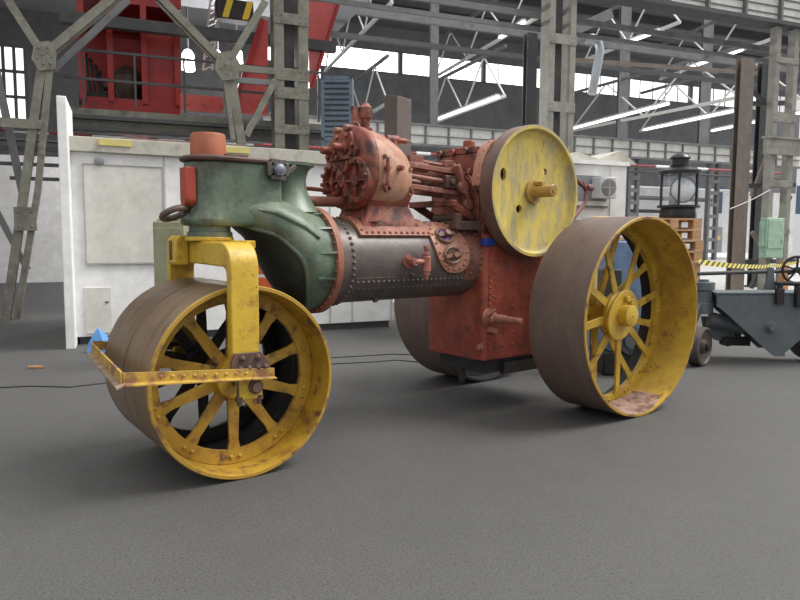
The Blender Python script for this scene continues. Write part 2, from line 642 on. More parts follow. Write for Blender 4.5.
KX = 3.165
hs.loft([plan(KX, .165, 2.76, .160, 1.50), plan(KX, .182, 2.745, .172, 1.53), plan(KX - .02, .168, 2.74, .168, 1.60), plan(KX - .02, .168, 2.74, .168, 1.895)])
head = obj('headstock', hs, GREEN, roller, bevel=.012, ang=40)
tf = MB()
tf.loft([plan(KX - .01, .176, 2.76, .176, 1.895), plan(KX - .01, .186, 2.75, .182, 1.905), plan(KX - .01, .186, 2.75, .182, 1.918), plan(KX - .01, .176, 2.76, .176, 1.926)])
tf.box(2.95, 3.1, .02, .12, 1.926, 1.945)
obj('top_flange', tf, RUSTDK, head, bevel=.003)
sw = MB()
sw.lathe([(1.415, .125), (1.43, .14), (1.46, .14), (1.465, .128), (1.50, .128)], V((KX, 0, 0)), Z, 36)
obj('swivel_ring', sw, GREEN, head)
kp = MB()
kp.lathe([(1.42, .10), (1.93, .11), (2.055, .108), (2.07, .10)], V((KX, 0, 0)), Z, 36)
obj('king_pin', kp, KING, roller)
# towing shackle on the nose
sk = MB()
cx = KX + .14
sk.cyl((cx - .03, -.02, 1.59), (cx + .035, -.02, 1.59), .042, n=16)
sk.cyl((cx - .02, -.075, 1.585), (cx - .02, .075, 1.585), .03, n=14)
eye = []
for i in range(20):
    t = 2 * pi * i / 20
    eye.append(V((cx + .085 + .07 * cos(t), .0 + .07 * sin(t), 1.574 + .03 * sin(t) - .015 * cos(t))))
sk.tube(eye, .021, 10, closed=True)
obj('towing_shackle', sk, mat('shackle_iron', (.11, .085, .07), [((.17, .11, .08), 10, .55, .1)], .5, metal=.3), head)
# lamp bracket (half round red shield)
lb = MB()
pts = []
for i in range(13):
    t = pi + pi * i / 12
    pts.append(V((KX + .125, .085 + .05 * cos(t) - .03, 1.665 + .05 * sin(t))))
pts += [V((KX + .125, .105, 1.85)), V((KX + .125, .005, 1.85))]
lb.prism(pts, V((.065, .0, 0)))
obj('lamp_bracket', lb, LAMPR, head, bevel=.006)
# clamp with bolt on the near rear corner
cl = MB()
c = V((2.785, .195, 1.862))
for i in range(4):
    t = pi / 4 + pi / 2 * i
    t2 = t + pi / 2
    cl.beam(c + V((cos(t) * .075, 0, sin(t) * .062)), c + V((cos(t2) * .075, 0, sin(t2) * .062)), .045, .03, Y)
cl.obox(c - Y * .02, X * .05, Y * .015, Z * .045)
cl.beam(c + V((-.03, .0, -.045)), c + V((-.13, .0, .03)), .03, .02, Y)
clamp = obj('corner_clamp', cl, mat('clamp_iron', (.10, .085, .08), [((.2, .17, .16), 12, .58, .08)], .45, metal=.3), head, bevel=.004)
cb = MB()
cb.hexb(c - Y * .01, Y, .042, .05)
cb.dome(c + Y * .04, Y, .034, .012, 12)
obj('clamp_bolt', cb, STEELB, clamp)

# ---- smokebox neck: ellipse sections from the boiler flange up to the headstock
secs = [((2.44, 1.612), (2.44, .928), .340), ((2.56, 1.645), (2.55, .945), .352), ((2.66, 1.675), (2.65, 1.05), .345), ((2.74, 1.69), (2.735, 1.19), .31),
        ((2.80, 1.70), (2.85, 1.36), .255), ((2.86, 1.705), (2.98, 1.49), .19), ((2.93, 1.70), (3.06, 1.52), .165)]
lips = [-85, -62, -22, -18, -28, -62, -80]


def cr_(vals, f):
    k = max(0, min(len(vals) - 2, int(f)))
    t = f - k
    p0, p1, p2, p3 = vals[max(0, k - 1)], vals[k], vals[k + 1], vals[min(len(vals) - 1, k + 2)]
    return .5 * (2 * p1 + (p2 - p0) * t + (2 * p0 - 5 * p1 + 4 * p2 - p3) * t * t + (3 * p1 - p0 - 3 * p2 + p3) * t ** 3)


def sec_pt(k, ang, off=0):
    tx, tz = cr_([q[0][0] for q in secs], k), cr_([q[0][1] for q in secs], k)
    bx, bz = cr_([q[1][0] for q in secs], k), cr_([q[1][1] for q in secs], k)
    w = cr_([q[2] for q in secs], k)
    c = V(((tx + bx) / 2, 0, (tz + bz) / 2))
    hvec = V((tx - bx, 0, tz - bz)) / 2
    hh = hvec.length - off
    return c + hvec.normalized() * hh * sin(ang) + Y * (w - off) * cos(ang)


nk = MB()
NA = 26
rings = []
KS = [i / 4 for i in range(25)]
for k in KS:
    l = radians(cr_(lips, k))
    row = [(l + (pi - 2 * l) * j / NA) for j in range(NA + 1)]
    rings.append([sec_pt(k, t) for t in row] + [sec_pt(k, t, .03) for t in row][::-1])
nk.loft(rings)
neck = obj('smokebox_neck', nk, GREEN, roller, ang=50)
lp = MB()
for sg in (1, -1):
    pth = [sec_pt(k, radians(cr_(lips, k)), .008) for k in KS[2:-1]]
    lp.tube([V((p.x, p.y * sg, p.z)) for p in pth], .016, 8)
obj('neck_lip', lp, GREEN, neck)
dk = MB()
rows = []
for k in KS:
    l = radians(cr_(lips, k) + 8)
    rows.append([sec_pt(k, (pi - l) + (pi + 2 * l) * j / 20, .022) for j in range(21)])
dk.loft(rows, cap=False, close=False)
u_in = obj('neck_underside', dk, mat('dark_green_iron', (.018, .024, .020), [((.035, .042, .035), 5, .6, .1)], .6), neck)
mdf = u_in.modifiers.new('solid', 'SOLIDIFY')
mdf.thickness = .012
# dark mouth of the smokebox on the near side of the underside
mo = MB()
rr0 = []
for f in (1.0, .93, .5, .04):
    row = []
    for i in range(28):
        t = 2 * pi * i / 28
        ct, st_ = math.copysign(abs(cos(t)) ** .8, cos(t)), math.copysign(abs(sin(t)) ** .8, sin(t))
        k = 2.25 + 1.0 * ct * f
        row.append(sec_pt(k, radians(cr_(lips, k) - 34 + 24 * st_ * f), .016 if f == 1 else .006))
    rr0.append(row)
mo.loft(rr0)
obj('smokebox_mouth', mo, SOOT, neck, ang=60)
# ridge along the near shoulder
rg = MB()
pth = []
for k, an in ((1, 22), (2, 26), (3, 24), (4, 18), (5, 4)):
    pth.append(sec_pt(k, radians(an), -.004))
rg.tube(pth, [.012, .018, .02, .018, .008], 8)
obj('shoulder_ridge', rg, GREEN, neck)
fg = MB()
fg.lathe([(2.395, .31), (2.395, .372), (2.44, .372), (2.44, .31)], V((0, 0, 1.27)), X, 64, closed=True)
for i in range(34):
    t = 2 * pi * i / 34
    fg.dome(V((2.44, .352 * cos(t), 1.27 + .352 * sin(t))), X, .012, .01)
    fg.dome(V((2.395, .352 * cos(t), 1.27 + .352 * sin(t))), -X, .011, .009)
flange = obj('boiler_flange', fg, PINKR, roller)
for t in (62, 38, 10, -18):
    t = radians(t)
    w = MB()
    e = V((0, cos(t), sin(t)))
    tt = V((0, -sin(t), cos(t)))
    b0 = V((2.44, 0, 1.27))
    w.prism([b0 + e * .368 - tt * .007, b0 + e * .30 - tt * .007, b0 + e * .335 + X * .13 - tt * .007, b0 + e * .356 + X * .13 - tt * .007], tt * .014)
    obj('flange_rib', w, GREEN, flange)
# chimney seat (chimney removed)
cs = MB()
cs.lathe([(1.60, .21), (1.66, .165), (1.74, .125), (1.82, .115), (1.88, .13), (1.905, .155), (1.91, .172), (1.93, .172), (1.932, .12), (1.80, .10)], V((2.585, -.02, 0)), Z, 40)
obj('chimney_seat', cs, GREEN, roller)

# ---- boiler
BR, BZ = .30, 1.26
bo = MB()
bo.lathe([(.95, BR), (2.41, BR)], V((0, 0, BZ)), X, 64)
bo.lathe([(2.24, BR + .001), (2.24, BR + .009), (2.40, BR + .009), (2.40, BR + .001)], V((0, 0, BZ)), X, 64, closed=True)


def cyl_pt(x, deg, r=BR):
    t = radians(deg)
    return V((x, r * cos(t), BZ + r * sin(t)))


def cyl_n(deg):
    t = radians(deg)
    return V((0, cos(t), sin(t)))


for i in range(44):
    d = -90 + i * 360 / 44
    bo.dome(cyl_pt(2.272, d, BR + .008), cyl_n(d), .015, .014)
# horizontal lap seam
rows = [[(cyl_pt(x, d, BR), cyl_n(d)) for x in (1.2, 1.5, 1.9, 2.25)] for d in (-21, -30, -40, -50, -62)]
bo.grid(rows, .008)
for i in range(23):
    x = 2.25 - .03 - i * .045
    bo.dome(cyl_pt(x, -27, BR + .007), cyl_n(-27), .0135, .012)
    bo.dome(cyl_pt(x + .02, -38, BR + .007), cyl_n(-38), .010, .008)
boiler = obj('boiler_barrel', bo, BOIL, roller)
cp = MB()
cp.grid([[(cyl_pt(x, d, BR), cyl_n(d)) for x in (1.73, 1.76)] for d in (-20, -17)], .03)
cp.grid([[(cyl_pt(x, d, BR), cyl_n(d)) for x in (1.955, 1.985)] for d in (-66, -60)], .03)
obj('seam_clip', cp, BOIL, boiler)
# rear boiler plate with a column of rivets
rp = MB()
rp.grid([[(cyl_pt(x, d, BR), cyl_n(d)) for x in (.98, 1.06, 1.15, 1.21)] for d in range(-30, 96, 9)], .011)
for i in range(12):
    d = -24 + i * 9.3
    rp.dome(cyl_pt(1.05, d, BR + .01), cyl_n(d), .014, .013)
    rp.dome(cyl_pt(1.15, d + 4, BR + .01), cyl_n(d + 4), .014, .013)
obj('rear_boiler_band', rp, mat('band_red_brown', (.24, .10, .075), [((.13, .055, .045), 8, .54, .1)], .5), boiler)
# copper-coloured plate with two handholes: rounded outline on the barrel
MX, MD = 1.385, 25


def wrap(x, arc, r):
    d = MD + math.degrees(arc / BR)
    return cyl_pt(x, d, r), cyl_n(d)


mp_ = MB()
top = []
NO = 40
outl = []
for i in range(NO):
    t = 2 * pi * i / NO
    ct, st_ = math.copysign(abs(cos(t)) ** .75, cos(t)), math.copysign(abs(sin(t)) ** .85, sin(t))
    outl.append((MX + .172 * ct + .035 * st_ - .02, .222 * st_))
rg_ = []
for f in (1.0, .94, .5, .06):
    rg_.append([wrap(MX + (x - MX) * f, a * f, BR + (.002 if f == 1.0 else .022))[0] for x, a in outl])
rg_[0] = [wrap(x, a, BR + .002)[0] for x, a in outl]
rg_.insert(1, [wrap(x, a, BR + .02)[0] for x, a in outl])
mp_.loft(rg_, cap=False)
mp_.add(rg_[-1], [tuple(range(NO))])
for i in range(0, NO, 2):
    x, a = outl[i]
    q, nn = wrap(MX + (x - MX) * .83, a * .86, BR + .022)
    mp_.dome(q, nn, .0145, .014)
manh = obj('handhole_plate', mp_, COPP, roller, ang=40, label='pinkish copper-coloured riveted handhole plate')
for arc, m2 in ((.055, PURP), (-.092, RUSTDK)):
    hh = MB()
    q, nn = wrap(MX + .01 + arc * .2, arc, BR + .02)
    up = nn.cross(X)
    ring, inner = [], []
    for i in range(24):
        t = 2 * pi * i / 24
        ring.append(q + X * .078 * cos(t) + up * .060 * sin(t) + nn * .010)
    hh.tube(ring, .013, 8, closed=True)
    hh.beam(q - X * .085 - up * .01 + nn * .03, q + X * .085 + up * .012 + nn * .03, .028, .016, nn)
    hh.hexb(q + nn * .03, nn, .024, .03)
    hole = obj('handhole', hh, mat('handhole_iron', (.26, .12, .085), [((.12, .06, .05), 9, .54, .1)], .45), manh)
    cv = MB()
    cv.lathe([(0, .055), (.012, .05), (.014, .0001)], q + nn * .002, nn, 20)
    obj('handhole_cover', cv, m2, hole)
# check valve on the barrel
cv = MB()
q, nn = cyl_pt(1.70, 0, BR), Y
cv.lathe([(0, .05), (.012, .05), (.013, .028), (.09, .026)], q + X * .09, nn, 16)
for i in range(4):
    t = pi / 4 + i * pi / 2
    cv.hexb(q + X * .09 + X * .037 * cos(t) + Z * .037 * sin(t) + Y * .01, Y, .011, .014)
cv.cyl(q + X * .09 + Y * .075, q + X * -.02 + Y * .075, .02, n=12)
vx = q + X * -.02 + Y * .075
cv.lathe([(-.135, .012), (-.10, .02), (-.095, .026), (-.075, .026), (-.07, .034), (.035, .034), (.04, .029), (.06, .029), (.065, .016), (.085, .016), (.09, .022), (.115, .022), (.12, .01)], vx, Z, 18)
obj('check_valve', cv, mat('valve_red', (.33, .125, .09), [((.2, .07, .05), 12, .55, .1)], .5), roller)

# ---- firebox
fb = MB()


def rr(x0, x1, yh, z, r=.05, n=6):
    pts = []
    for cx, cy, a0 in ((x1 - r, yh - r, 0), (x0 + .005, yh - .005, pi / 2), (x0 + .005, -yh + .005, pi), (x1 - r, -yh + r, 1.5 * pi)):
        rad = r if a0 in (0, 1.5 * pi) else .005
        for i in range(n + 1):
            t = a0 + pi / 2 * i / n
            pts.append(V((cx + rad * cos(t), cy + rad * sin(t), z)))
    return pts


FX0, FX1, FY = -.12, 1.05, .345
fb.loft([rr(FX0, FX1, FY, .455), rr(FX0, FX1, FY, 1.46)])
for i in range(24):
    x = FX1 - .05 - i * .045
    fb.dome((x, FY, .475), Y, .010, .008)
for i in range(14):
    y = -.30 + i * .046
    fb.dome((FX1, y, .475), X, .010, .008)
    if i % 3 == 0:
        for z in (.62, .76, .90):
            fb.dome((FX1, y + .02, z), X, .007, .005)
for row, z in enumerate((.56, .66, .76, .86, .96, 1.06, 1.16, 1.26)):
    for i in range(9):
        fb.dome((.92 - i * .105, FY, z), Y, .012, .01)
# vertical lap seam near the front corner
fb.box(.945, 1.0, FY - .002, FY + .007, .46, 1.40)
for i in range(20):
    fb.dome((.985, FY + .006, .50 + i * .045), Y, .012, .010)
    if i > 5:
        fb.dome((.955, FY + .006, .52 + i * .045), Y, .011, .009)
firebox = obj('firebox', fb, REDP, roller, ang=40)
ft = MB()
ft.lathe([(FX0, .35), (FX1 - .05, .345), (FX1 - .02, .33)], V((0, 0, 1.21)), X, 48)
obj('firebox_crown', ft, REDP, firebox)
wp = MB()
wp.lathe([(0, .03), (.012, .03), (.014, .018), (.04, .018)], (1.05, .315, .565), (V((1, .45, 0))), 12)
obj('washout_plug', wp, PINKR, firebox)
# mudhole boss and lever spindle
lv = MB()
lv.lathe([(-.01, .075), (.012, .07), (.014, .05), (.06, .05), (.065, .036), (.16, .034), (.165, .028), (.30, .024), (.305, .018)], (1.0, FY, .80), V((-.22, 1, -.02)), 18)
lv.tube([V((.98, FY + .03, .86)), V((1.02, FY + .09, .87)), V((1.06, FY + .05, .83))], .014, 8)
lv.beam((.93, FY + .02, .69), (1.01, FY + .02, .71), .05, .04)
obj('brake_spindle', lv, PINKR, firebox)
gp = MB()
gp.box(.30, .95, -.28, .28, .33, .455)
gp.beam((.78, .30, .36), (.30, .30, .36), .05, .1)
gp.cyl((.9, -.05, .2), (.9, -.05, .455), .03, n=12)
obj('ashpan', gp, BLACK, roller)
rr_ = MB()
rr_.lathe([(0, .13), (.02, .13), (.02, .06), (.1, .06)], (.33, FY, .75), Y, 24)
for i in range(8):
    t = 2 * pi * i / 8
    rr_.hexb((.33 + .1 * cos(t), FY + .02, .75 + .1 * sin(t)), Y, .012, .014)
obj('pump_flange', rr_, BLACK, roller)
rax = MB()
rax.cyl((0, -.905, .806), (0, .905, .806), .062, n=28)
obj('rear_axle', rax, BLACK, roller)

# ---- rear wheels
RC = V((0, 0, .806))


def rear_wheel(sg):
    y0, y1 = .594, 1.127
    R, r = .806, .782
    mb = MB()
    prof = [(y0, R - .006), (y0 + .008, R), (y1 - .008, R), (y1, R - .006), (y1, r), (.80, r - .006), (.735, r - .006), (y0, r)]
    mats = [1, 0, 2, 2, 1, 1, 3, 3]
    mb.lathe(prof, RC, Y * sg, 96, closed=True, mats=mats)
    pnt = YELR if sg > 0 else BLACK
    w = obj('rear_wheel', mb, [TREADR, pnt, DUSTRUST if sg > 0 else RUSTDK, BLACK], roller, ang=30)
    fl = MB()
    fl.lathe([(.742, .70), (.742, .778), (.79, .778), (.79, .70)], RC, Y * sg, 80, closed=True)
    for i in range(16):
        for da in (-.03, .03):
            a = i * 2 * pi / 16 + da
            fl.dome(RC + Y * sg * .79 + (X * cos(a) + Z * sin(a)) * .74, Y * sg, .016, .014)
    obj('spoke_ring', fl, pnt, w)
    n = 8
    for i in range(2 * n):
        out = i % 2 == 0
        a = radians(79) + i * pi / n
        e = X * cos(a) + Z * sin(a)
        t = -X * sin(a) + Z * cos(a)
        s = MB()
        ya, yb = (.865, .785) if out else (.66, .75)
        q = []
        for rr0, yy, hw in ((.10, ya, .036), (.64, yb - (yb - ya) * .12, .028), (.725, yb, .042)):
            c = RC + e * rr0 + Y * sg * yy
            q.append([c + t * hw - Y * .010, c + t * hw + Y * .010, c - t * hw + Y * .010, c - t * hw - Y * .010])
        s.loft(q)
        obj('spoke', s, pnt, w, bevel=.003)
    if sg > 0:
        de = MB()
        rows = []
        for j in range(29):
            a = -pi / 2 + radians(-27 + j * 2.1)
            e = X * cos(a) + Z * sin(a)
            k = sin(pi * j / 28) ** .5
            ra = r - .004
            rows.append([RC + e * (ra + .003) + Y * (.80 + .05 * (1 - k)), RC + e * (ra - (.03 + .018 * random.random()) * k) + Y * .83, RC + e * (ra - (.016 + .014 * random.random()) * k) + Y * (.90 + .03 * random.random()),
                         RC + e * (ra - .008 * k) + Y * (1.0 + .05 * random.random()), RC + e * (ra - .004 * k) + Y * (1.112 - .06 * (1 - k)), RC + e * (ra + .004) + Y * (1.12 - .06 * (1 - k))])
        de.loft(rows, cap=True, close=False)
        obj('rust_debris', de, mat('rust_debris_pink_brown', (.30, .19, .15), [((.13, .065, .045), 9, .52, .07), ((.42, .28, .10), 14, .64, .05)], .85, bump=.5, bscale=30), w, ang=60, label='pinkish brown rust flakes lying inside the wheel rim')
    h = MB()
    h.lathe([(.60, .105), (.83, .105), (.85, .19), (.885, .19), (.895, .175)], RC, Y * sg, 40)
    hub = obj('hub', h, pnt, w)
    dp = MB()
    pts = []
    for i in range(40):
        t = 2 * pi * i / 40
        rr0 = .175 + .05 * max(0, cos(t - radians(135))) ** 2 + .05 * max(0, cos(t - radians(-45))) ** 2
        pts.append(RC + Y * sg * .893 + X * rr0 * cos(t) + Z * rr0 * sin(t))
    dp.prism(pts, Y * sg * .025)
    for i in range(3):
        t = radians(100 + i * 28)
        c = RC + Y * sg * .918 + (X * cos(t) + Z * sin(t)) * .135
        dp.cyl(c, c + Y * sg * .035, .026, n=14)
    obj('driving_plate', dp, YELR, hub, bevel=.006)
    ec = MB()
    ec.lathe([(.90, .088), (1.0, .088), (1.005, .075)], RC, Y * sg, 28)
    ec.dome(RC + Y * sg * 1.004, Y * sg, .012, .008)
    obj('axle_cap', ec, YELR, hub)
    return w


rear_wheel(1)
rear_wheel(-1)

# ---- cylinder block
cbk = MB()
CX0, CX1, CR, CZ = 1.72, 2.05, .285, 1.93
prof = []
NS = 36


def blk(x, s, cz=CZ):
    pts = []
    for i in range(NS):
        t = 2 * pi * i / NS
        # superellipse, squarer towards the top near corner
        e = .88
        cy_ = math.copysign(abs(cos(t)) ** e, cos(t))
        sy_ = math.copysign(abs(sin(t)) ** e, sin(t))
        pts.append(V((x, CR * s * cy_ * 1.02, cz + CR * s * sy_)))
    return pts


cbk.loft([blk(1.645, .48, 1.855), blk(1.66, .62, 1.857), blk(1.70, .76, 1.866), blk(1.76, .86, 1.88), blk(1.84, .94, 1.90), blk(1.93, .985, 1.92), blk(CX1, 1.0)])
block = obj('cylinder_block', cbk, LAG, roller, ang=50)
fp = MB()
fp.loft([blk(CX1, 1.03), blk(CX1 + .012, 1.05), blk(CX1 + .045, 1.05), blk(CX1 + .06, 1.0)])
obj('front_plate', fp, CYLR, block, ang=50)
for (yy, zz, r_) in ((.125, 1.835, .165), (-.175, 1.845, .125)):
    c = MB()
    o_ = V((CX1 + .06, yy, zz))
    c.lathe([(-.02, r_), (.03, r_), (.036, r_ - .008), (.036, r_ * .76), (-.012, r_ * .72), (-.014, r_ * .25), (.035, r_ * .22), (.035, .0001)], o_, X, 40, mats=[0, 0, 0, 0, 1, 0, 0])  # recess floor blackened, its shade put into the colour
    for i in range(4):
        t = pi / 4 * 0 + i * pi / 2
        e = V((0, cos(t), sin(t)))
        c.beam(o_ + e * r_ * .15 + X * .016, o_ + e * r_ * .74 + X * .016, .012, .022, X)
    for i in range(10):
        t = 2 * pi * i / 10 + .2
        c.hexb(o_ + V((.034, r_ * .87 * cos(t), r_ * .87 * sin(t))), X, .016, .02)
    obj('cylinder_cover', c, [CYLR, BLACK], block)
vc = MB()
for (yy, zz) in ((-.05, 2.04), (.0, 2.13)):
    pass
vc.loft([[V((x, y, z)) for y, z in ((-.23, 1.99), (.13, 1.99), (.15, 2.05), (.08, 2.18), (-.12, 2.18), (-.25, 2.08))] for x in (CX1 + .05, CX1 + .10)])
for y, z in ((-.2, 2.02), (-.08, 2.01), (.1, 2.02), (.11, 2.08), (.04, 2.15), (-.08, 2.15), (-.2, 2.09)):
    vc.hexb((CX1 + .10, y, z), X, .018, .02)
for yy, zz in ((-.13, 2.06), (.02, 2.07)):
    vc.lathe([(0, .045), (.02, .045), (.022, .03), (.10, .028), (.11, .02)], (CX1 + .10, yy, zz), X, 16)
for yy, zz in ((-.13, 2.21), (-.0, 2.215)):
    vc.lathe([(0, .05), (.02, .05), (.022, .028), (.11, .026), (.115, .018)], (CX1 - .02, yy, zz), X, 16)
obj('valve_chest', vc, CYLR, block, bevel=.004)
ped = MB()


def rect(hx0, hx1, hy, z):
    return [V((hx0, -hy, z)), V((hx1, -hy, z)), V((hx1, hy, z)), V((hx0, hy, z))]


ped.loft([rect(1.60, 2.12, .20, 1.48), rect(1.60, 2.12, .20, 1.53), rect(1.62, 2.09, .185, 1.56), rect(1.68, 2.05, .17, 1.66), rect(1.68, 2.05, .22, 1.76)])
obj('pedestal', ped, CYLR, block, bevel=.012)
bf = MB()
rows = []
for d in range(36, 146, 9):
    dd = d
    rows.append([(cyl_pt(x, dd, BR + .002), cyl_n(dd)) for x in (1.52, 1.7, 1.9, 2.06, 2.18)])
bf.grid(rows, .022)
for i in range(12):
    bf.dome(cyl_pt(1.55 + i * .052, 40, BR + .024), cyl_n(40), .013, .012)
for i in range(6):
    bf.dome(cyl_pt(2.155, 44 + i * 15, BR + .024), cyl_n(44 + i * 15), .013, .012)
obj('base_flange', bf, PINKR, block)
gs = MB()
gs.prism([V((2.06, .16, 1.55)), V((2.12, .17, 1.54)), V((2.09, .12, 1.62)), V((2.05, .13, 1.64))], V((-.10, .06, 0)))
obj('base_gusset', gs, CYLR, block, bevel=.01)
sv = MB()
o_ = V((1.955, .0, 2.20))
sv.lathe([(0, .05), (.03, .05), (.035, .03), (.09, .034), (.10, .05), (.115, .052), (.175, .052), (.18, .044), (.195, .03), (.205, .026), (.207, .0001)], o_, Z, 20)
sv.beam(o_ + V((.06, -.02, .02)), o_ + V((.085, -.02, .18)), .035, .05)
sv.cyl(o_ + V((.02, -.01, .06)), o_ + V((.10, -.02, .06)), .02, n=10)
obj('safety_valve', sv, CYLR, roller)
ck = MB()
o_ = V((1.76, .08, 2.135))
ck.cyl(o_ + V((.17, -.04, .02)), o_ + V((-.02, .0, .02)), .022, n=12)
ck.cyl(o_ + V((.06, -.01, .02)), o_ + V((-.04, .0, .02)), .034, n=14)
ck.cyl(o_ + V((-.04, 0, .02)), o_ + V((-.12, .0, .02)), .02, n=12)
ck.cyl(o_ + V((-.12, 0, .02)), o_ + V((-.17, .0, .02)), .008, n=8)
ck.cyl(o_ + V((0, 0, .02)), o_ + V((0, 0.02, -.05)), .026, n=12)
obj('displacement_lubricator', ck, CYLR, roller)
dc = MB()
for x, z, y in ((1.995, 2.0, .255), (1.985, 1.915, .29), (1.985, 1.80, .265), (1.70, 1.80, .19), (1.86, 1.925, .285), (1.72, 1.93, .205)):
    dc.hexb((x, y - .03, z), Y, .022, .05)
    dc.cyl((x, y, z), (x, y + .04, z), .014, n=10)
dc.cyl((1.99, .315, 1.99), (1.99, .315, 1.80), .013, n=10)
dc.lathe([(0, .028), (.03, .028), (.03, .014), (.0, .014)], (1.985, .29, 1.775), Y, 14, closed=True)
dc.lathe([(0, .026), (.03, .026), (.03, .013), (.0, .013)], (1.70, .19, 1.765), Y, 14, closed=True)
obj('drain_cock', dc, CYLR, roller)
ep = MB()
ep.tube([V((2.05, -.10, 1.69)), V((2.2, -.08, 1.69)), V((2.40, -.05, 1.685)), V((2.54, -.03, 1.69))], .037, 16)
ep.lathe([(0, .06), (.03, .06), (.03, .045), (.07, .045)], (2.06, -.10, 1.69), X, 18)
obj('exhaust_pipe', ep, PIPE, roller)
sp_ = MB()
sp_.tube([V((2.10, -.24, 1.78)), V((2.30, -.2, 1.785)), V((2.52, -.12, 1.78))], .016, 10)
obj('drain_pipe', sp_, PIPE, roller)

# ---- motion work between cylinder and crankshaft
CK = V((.614, 0, 1.806))
for yy in (.13, -.13):
    cr = MB()
    cr.cyl((1.70, yy, 1.90), (1.25, yy, 1.87), .02, n=12)
    pr = obj('piston_rod', cr, FADED, roller)
    xh = MB()
    xh.obox((1.25, yy, 1.868), X * .06, Y * .045, Z * .05)
    xh.cyl((1.25, yy - .07, 1.868), (1.25, yy + .07, 1.868), .026, n=12)
    obj('crosshead', xh, RUSTDK, roller, bevel=.008)
    con = MB()
    con.beam((1.25, yy, 1.868), (.72, yy, 1.83), .035, .06)
    con.lathe([(-.04, .085), (.04, .085)], (.66, yy, 1.82), Y, 24)
    obj('connecting_rod', con, FADED, roller, bevel=.005)
    for dz in (.075, -.085):
        sb = MB()
        sb.beam((1.70, yy, 1.905 + dz), (1.08, yy, 1.868 + dz), .05, .038)
        obj('slide_bar', sb, FADED, roller, bevel=.004)
for yy, zz in ((.0, 2.03), (.06, 1.97)):
    vr = MB()
    vr.cyl((1.70, yy, zz + .02), (1.12, yy + .03, zz - .03), .016, n=10)
    vr.obox((1.50, yy + .01, zz), X * .07, Y * .035, Z * .035)
    vr.obox((1.16, yy + .03, zz - .025), X * .06, Y * .03, Z * .045)
    obj('valve_rod', vr, FADED, roller, bevel=.004)
mk = MB()
mk.prism([V((1.05, -.30, 1.50)), V((1.05, .27, 1.50)), V((1.05, .27, 1.74)), V((1.05, .20, 1.86)), V((1.05, .05, 1.98)), V((1.05, -.05, 1.98)), V((1.05, -.30, 1.86))], X * -.05)
mk.beam((1.30, .22, 1.70), (1.05, .22, 1.58), .04, .06)
mk.beam((1.30, -.22, 1.70), (1.05, -.22, 1.58), .04, .06)
mk.beam((1.30, -.26, 1.70), (1.30, .26, 1.70), .06, .05)
obj('motion_bracket', mk, CYLR, roller, bevel=.008)
rk = MB()
rk.beam((1.22, .19, 2.0), (1.08, .19, 1.66), .03, .07, Y)
rk.beam((1.18, .10, 2.02), (1.13, .10, 1.70), .03, .06, Y)
rk.beam((1.12, .22, 1.96), (.70, .22, 1.84), .03, .05)
rk.beam((1.12, .14, 1.74), (.70, .14, 1.80), .03, .05)
rk.lathe([(-.02, .05), (.02, .05)], (1.16, .2, 1.83), Y, 16)
rk.lathe([(-.02, .045), (.02, .045)], (1.10, .2, 1.70), Y, 16)
obj('reversing_link', rk, FADED, roller, bevel=.005)
tr = MB()
tr.cyl((1.33, .05, 1.585), (1.05, .22, 1.60), .028, n=12)
tr.obox((1.14, .05, 1.53), X * .16, Y * .26, Z * .035)
tr.beam((1.02, .30, 1.50), (.98, .30, 1.66), .05, .06)
tr.beam((1.30, .28, 1.50), (1.28, .28, 1.62), .05, .05)
obj('motion_tray', tr, RUSTDK, roller, bevel=.005)
hp = MB()
for sg in (1, -1):
    yy = .30 * sg
    pts = [(.20, 1.40), (1.05, 1.40), (1.05, 1.62), (1.0, 1.86), (.93, 2.02), (.82, 2.10), (.66, 2.12), (.50, 2.06), (.36, 1.92), (.28, 1.70)]
    h = MB()
    h.prism([V((x, yy - .014, z)) for x, z in pts], Y * .028)
    for k in range(len(pts) - 1):
        (xa, za), (xb, zb) = pts[k], pts[k + 1]
        if k:
            q = V(((xa * .9 + .062) * 1, yy + .014 * sg, za * .94 + .107))
            h.dome(q, Y * sg, .014, .01)
    obj('horn_plate', h, REDP, roller, bevel=.006)
gd = MB()
# crank guard: curved hood in front of the flywheel
pts_o = [(.93, 2.17), (.99, 2.185), (1.06, 2.165), (1.11, 2.10), (1.145, 2.0), (1.165, 1.90), (1.165, 1.84)]
rings = []
for x, z in [(.80, 2.17)] + pts_o:
    rings.append((x, z))
rowz = []
for i, (x, z) in enumerate(rings):
    cx_, cz_ = .75, 1.80
    d = V((x - cx_, 0, z - cz_)).normalized()
    rowz.append([(V((x - .06, y, z)), d) for y in (.27, .30, .33, .36)])
gd.grid(rowz, .022)
for i in range(1, len(rings)):
    x, z = rings[i]
    d = V((x - .75, 0, z - 1.80)).normalized()
    gd.dome(V((x - .06, .335, z)) + d * .02, d, .012, .01)
guard = obj('crank_guard', gd, COPP, roller, ang=50)
ge = MB()
ge.prism([V((x - .06, .25, z)) for x, z in rings] + [V((1.0, .25, 1.90)), V((.86, .25, 1.98)), V((.74, .25, 2.05))], Y * .025)
ge.lathe([(0, .05), (.06, .05), (.065, .04)], (.90, .0, 2.17), Z, 16)
ge.box(.78, 1.03, -.26, .20, 2.10, 2.165)
for y in (-.2, -.05, .1):
    ge.cyl((1.03, y, 2.13), (1.06, y, 2.13), .03, n=12)
ge.box(.98, 1.03, -.26, .20, 1.95, 2.12)
obj('guard_side', ge, CYLR, guard, bevel=.006)
csn = MB()
csn.cyl((.614, -.42, 1.806), (.614, .40, 1.806), .055, n=22)
for yy in (.13, -.13):
    for s2 in (-1, 1):
        csn.obox((.64, yy + s2 * .06, 1.80), X * .10, Y * .018, Z * .07)
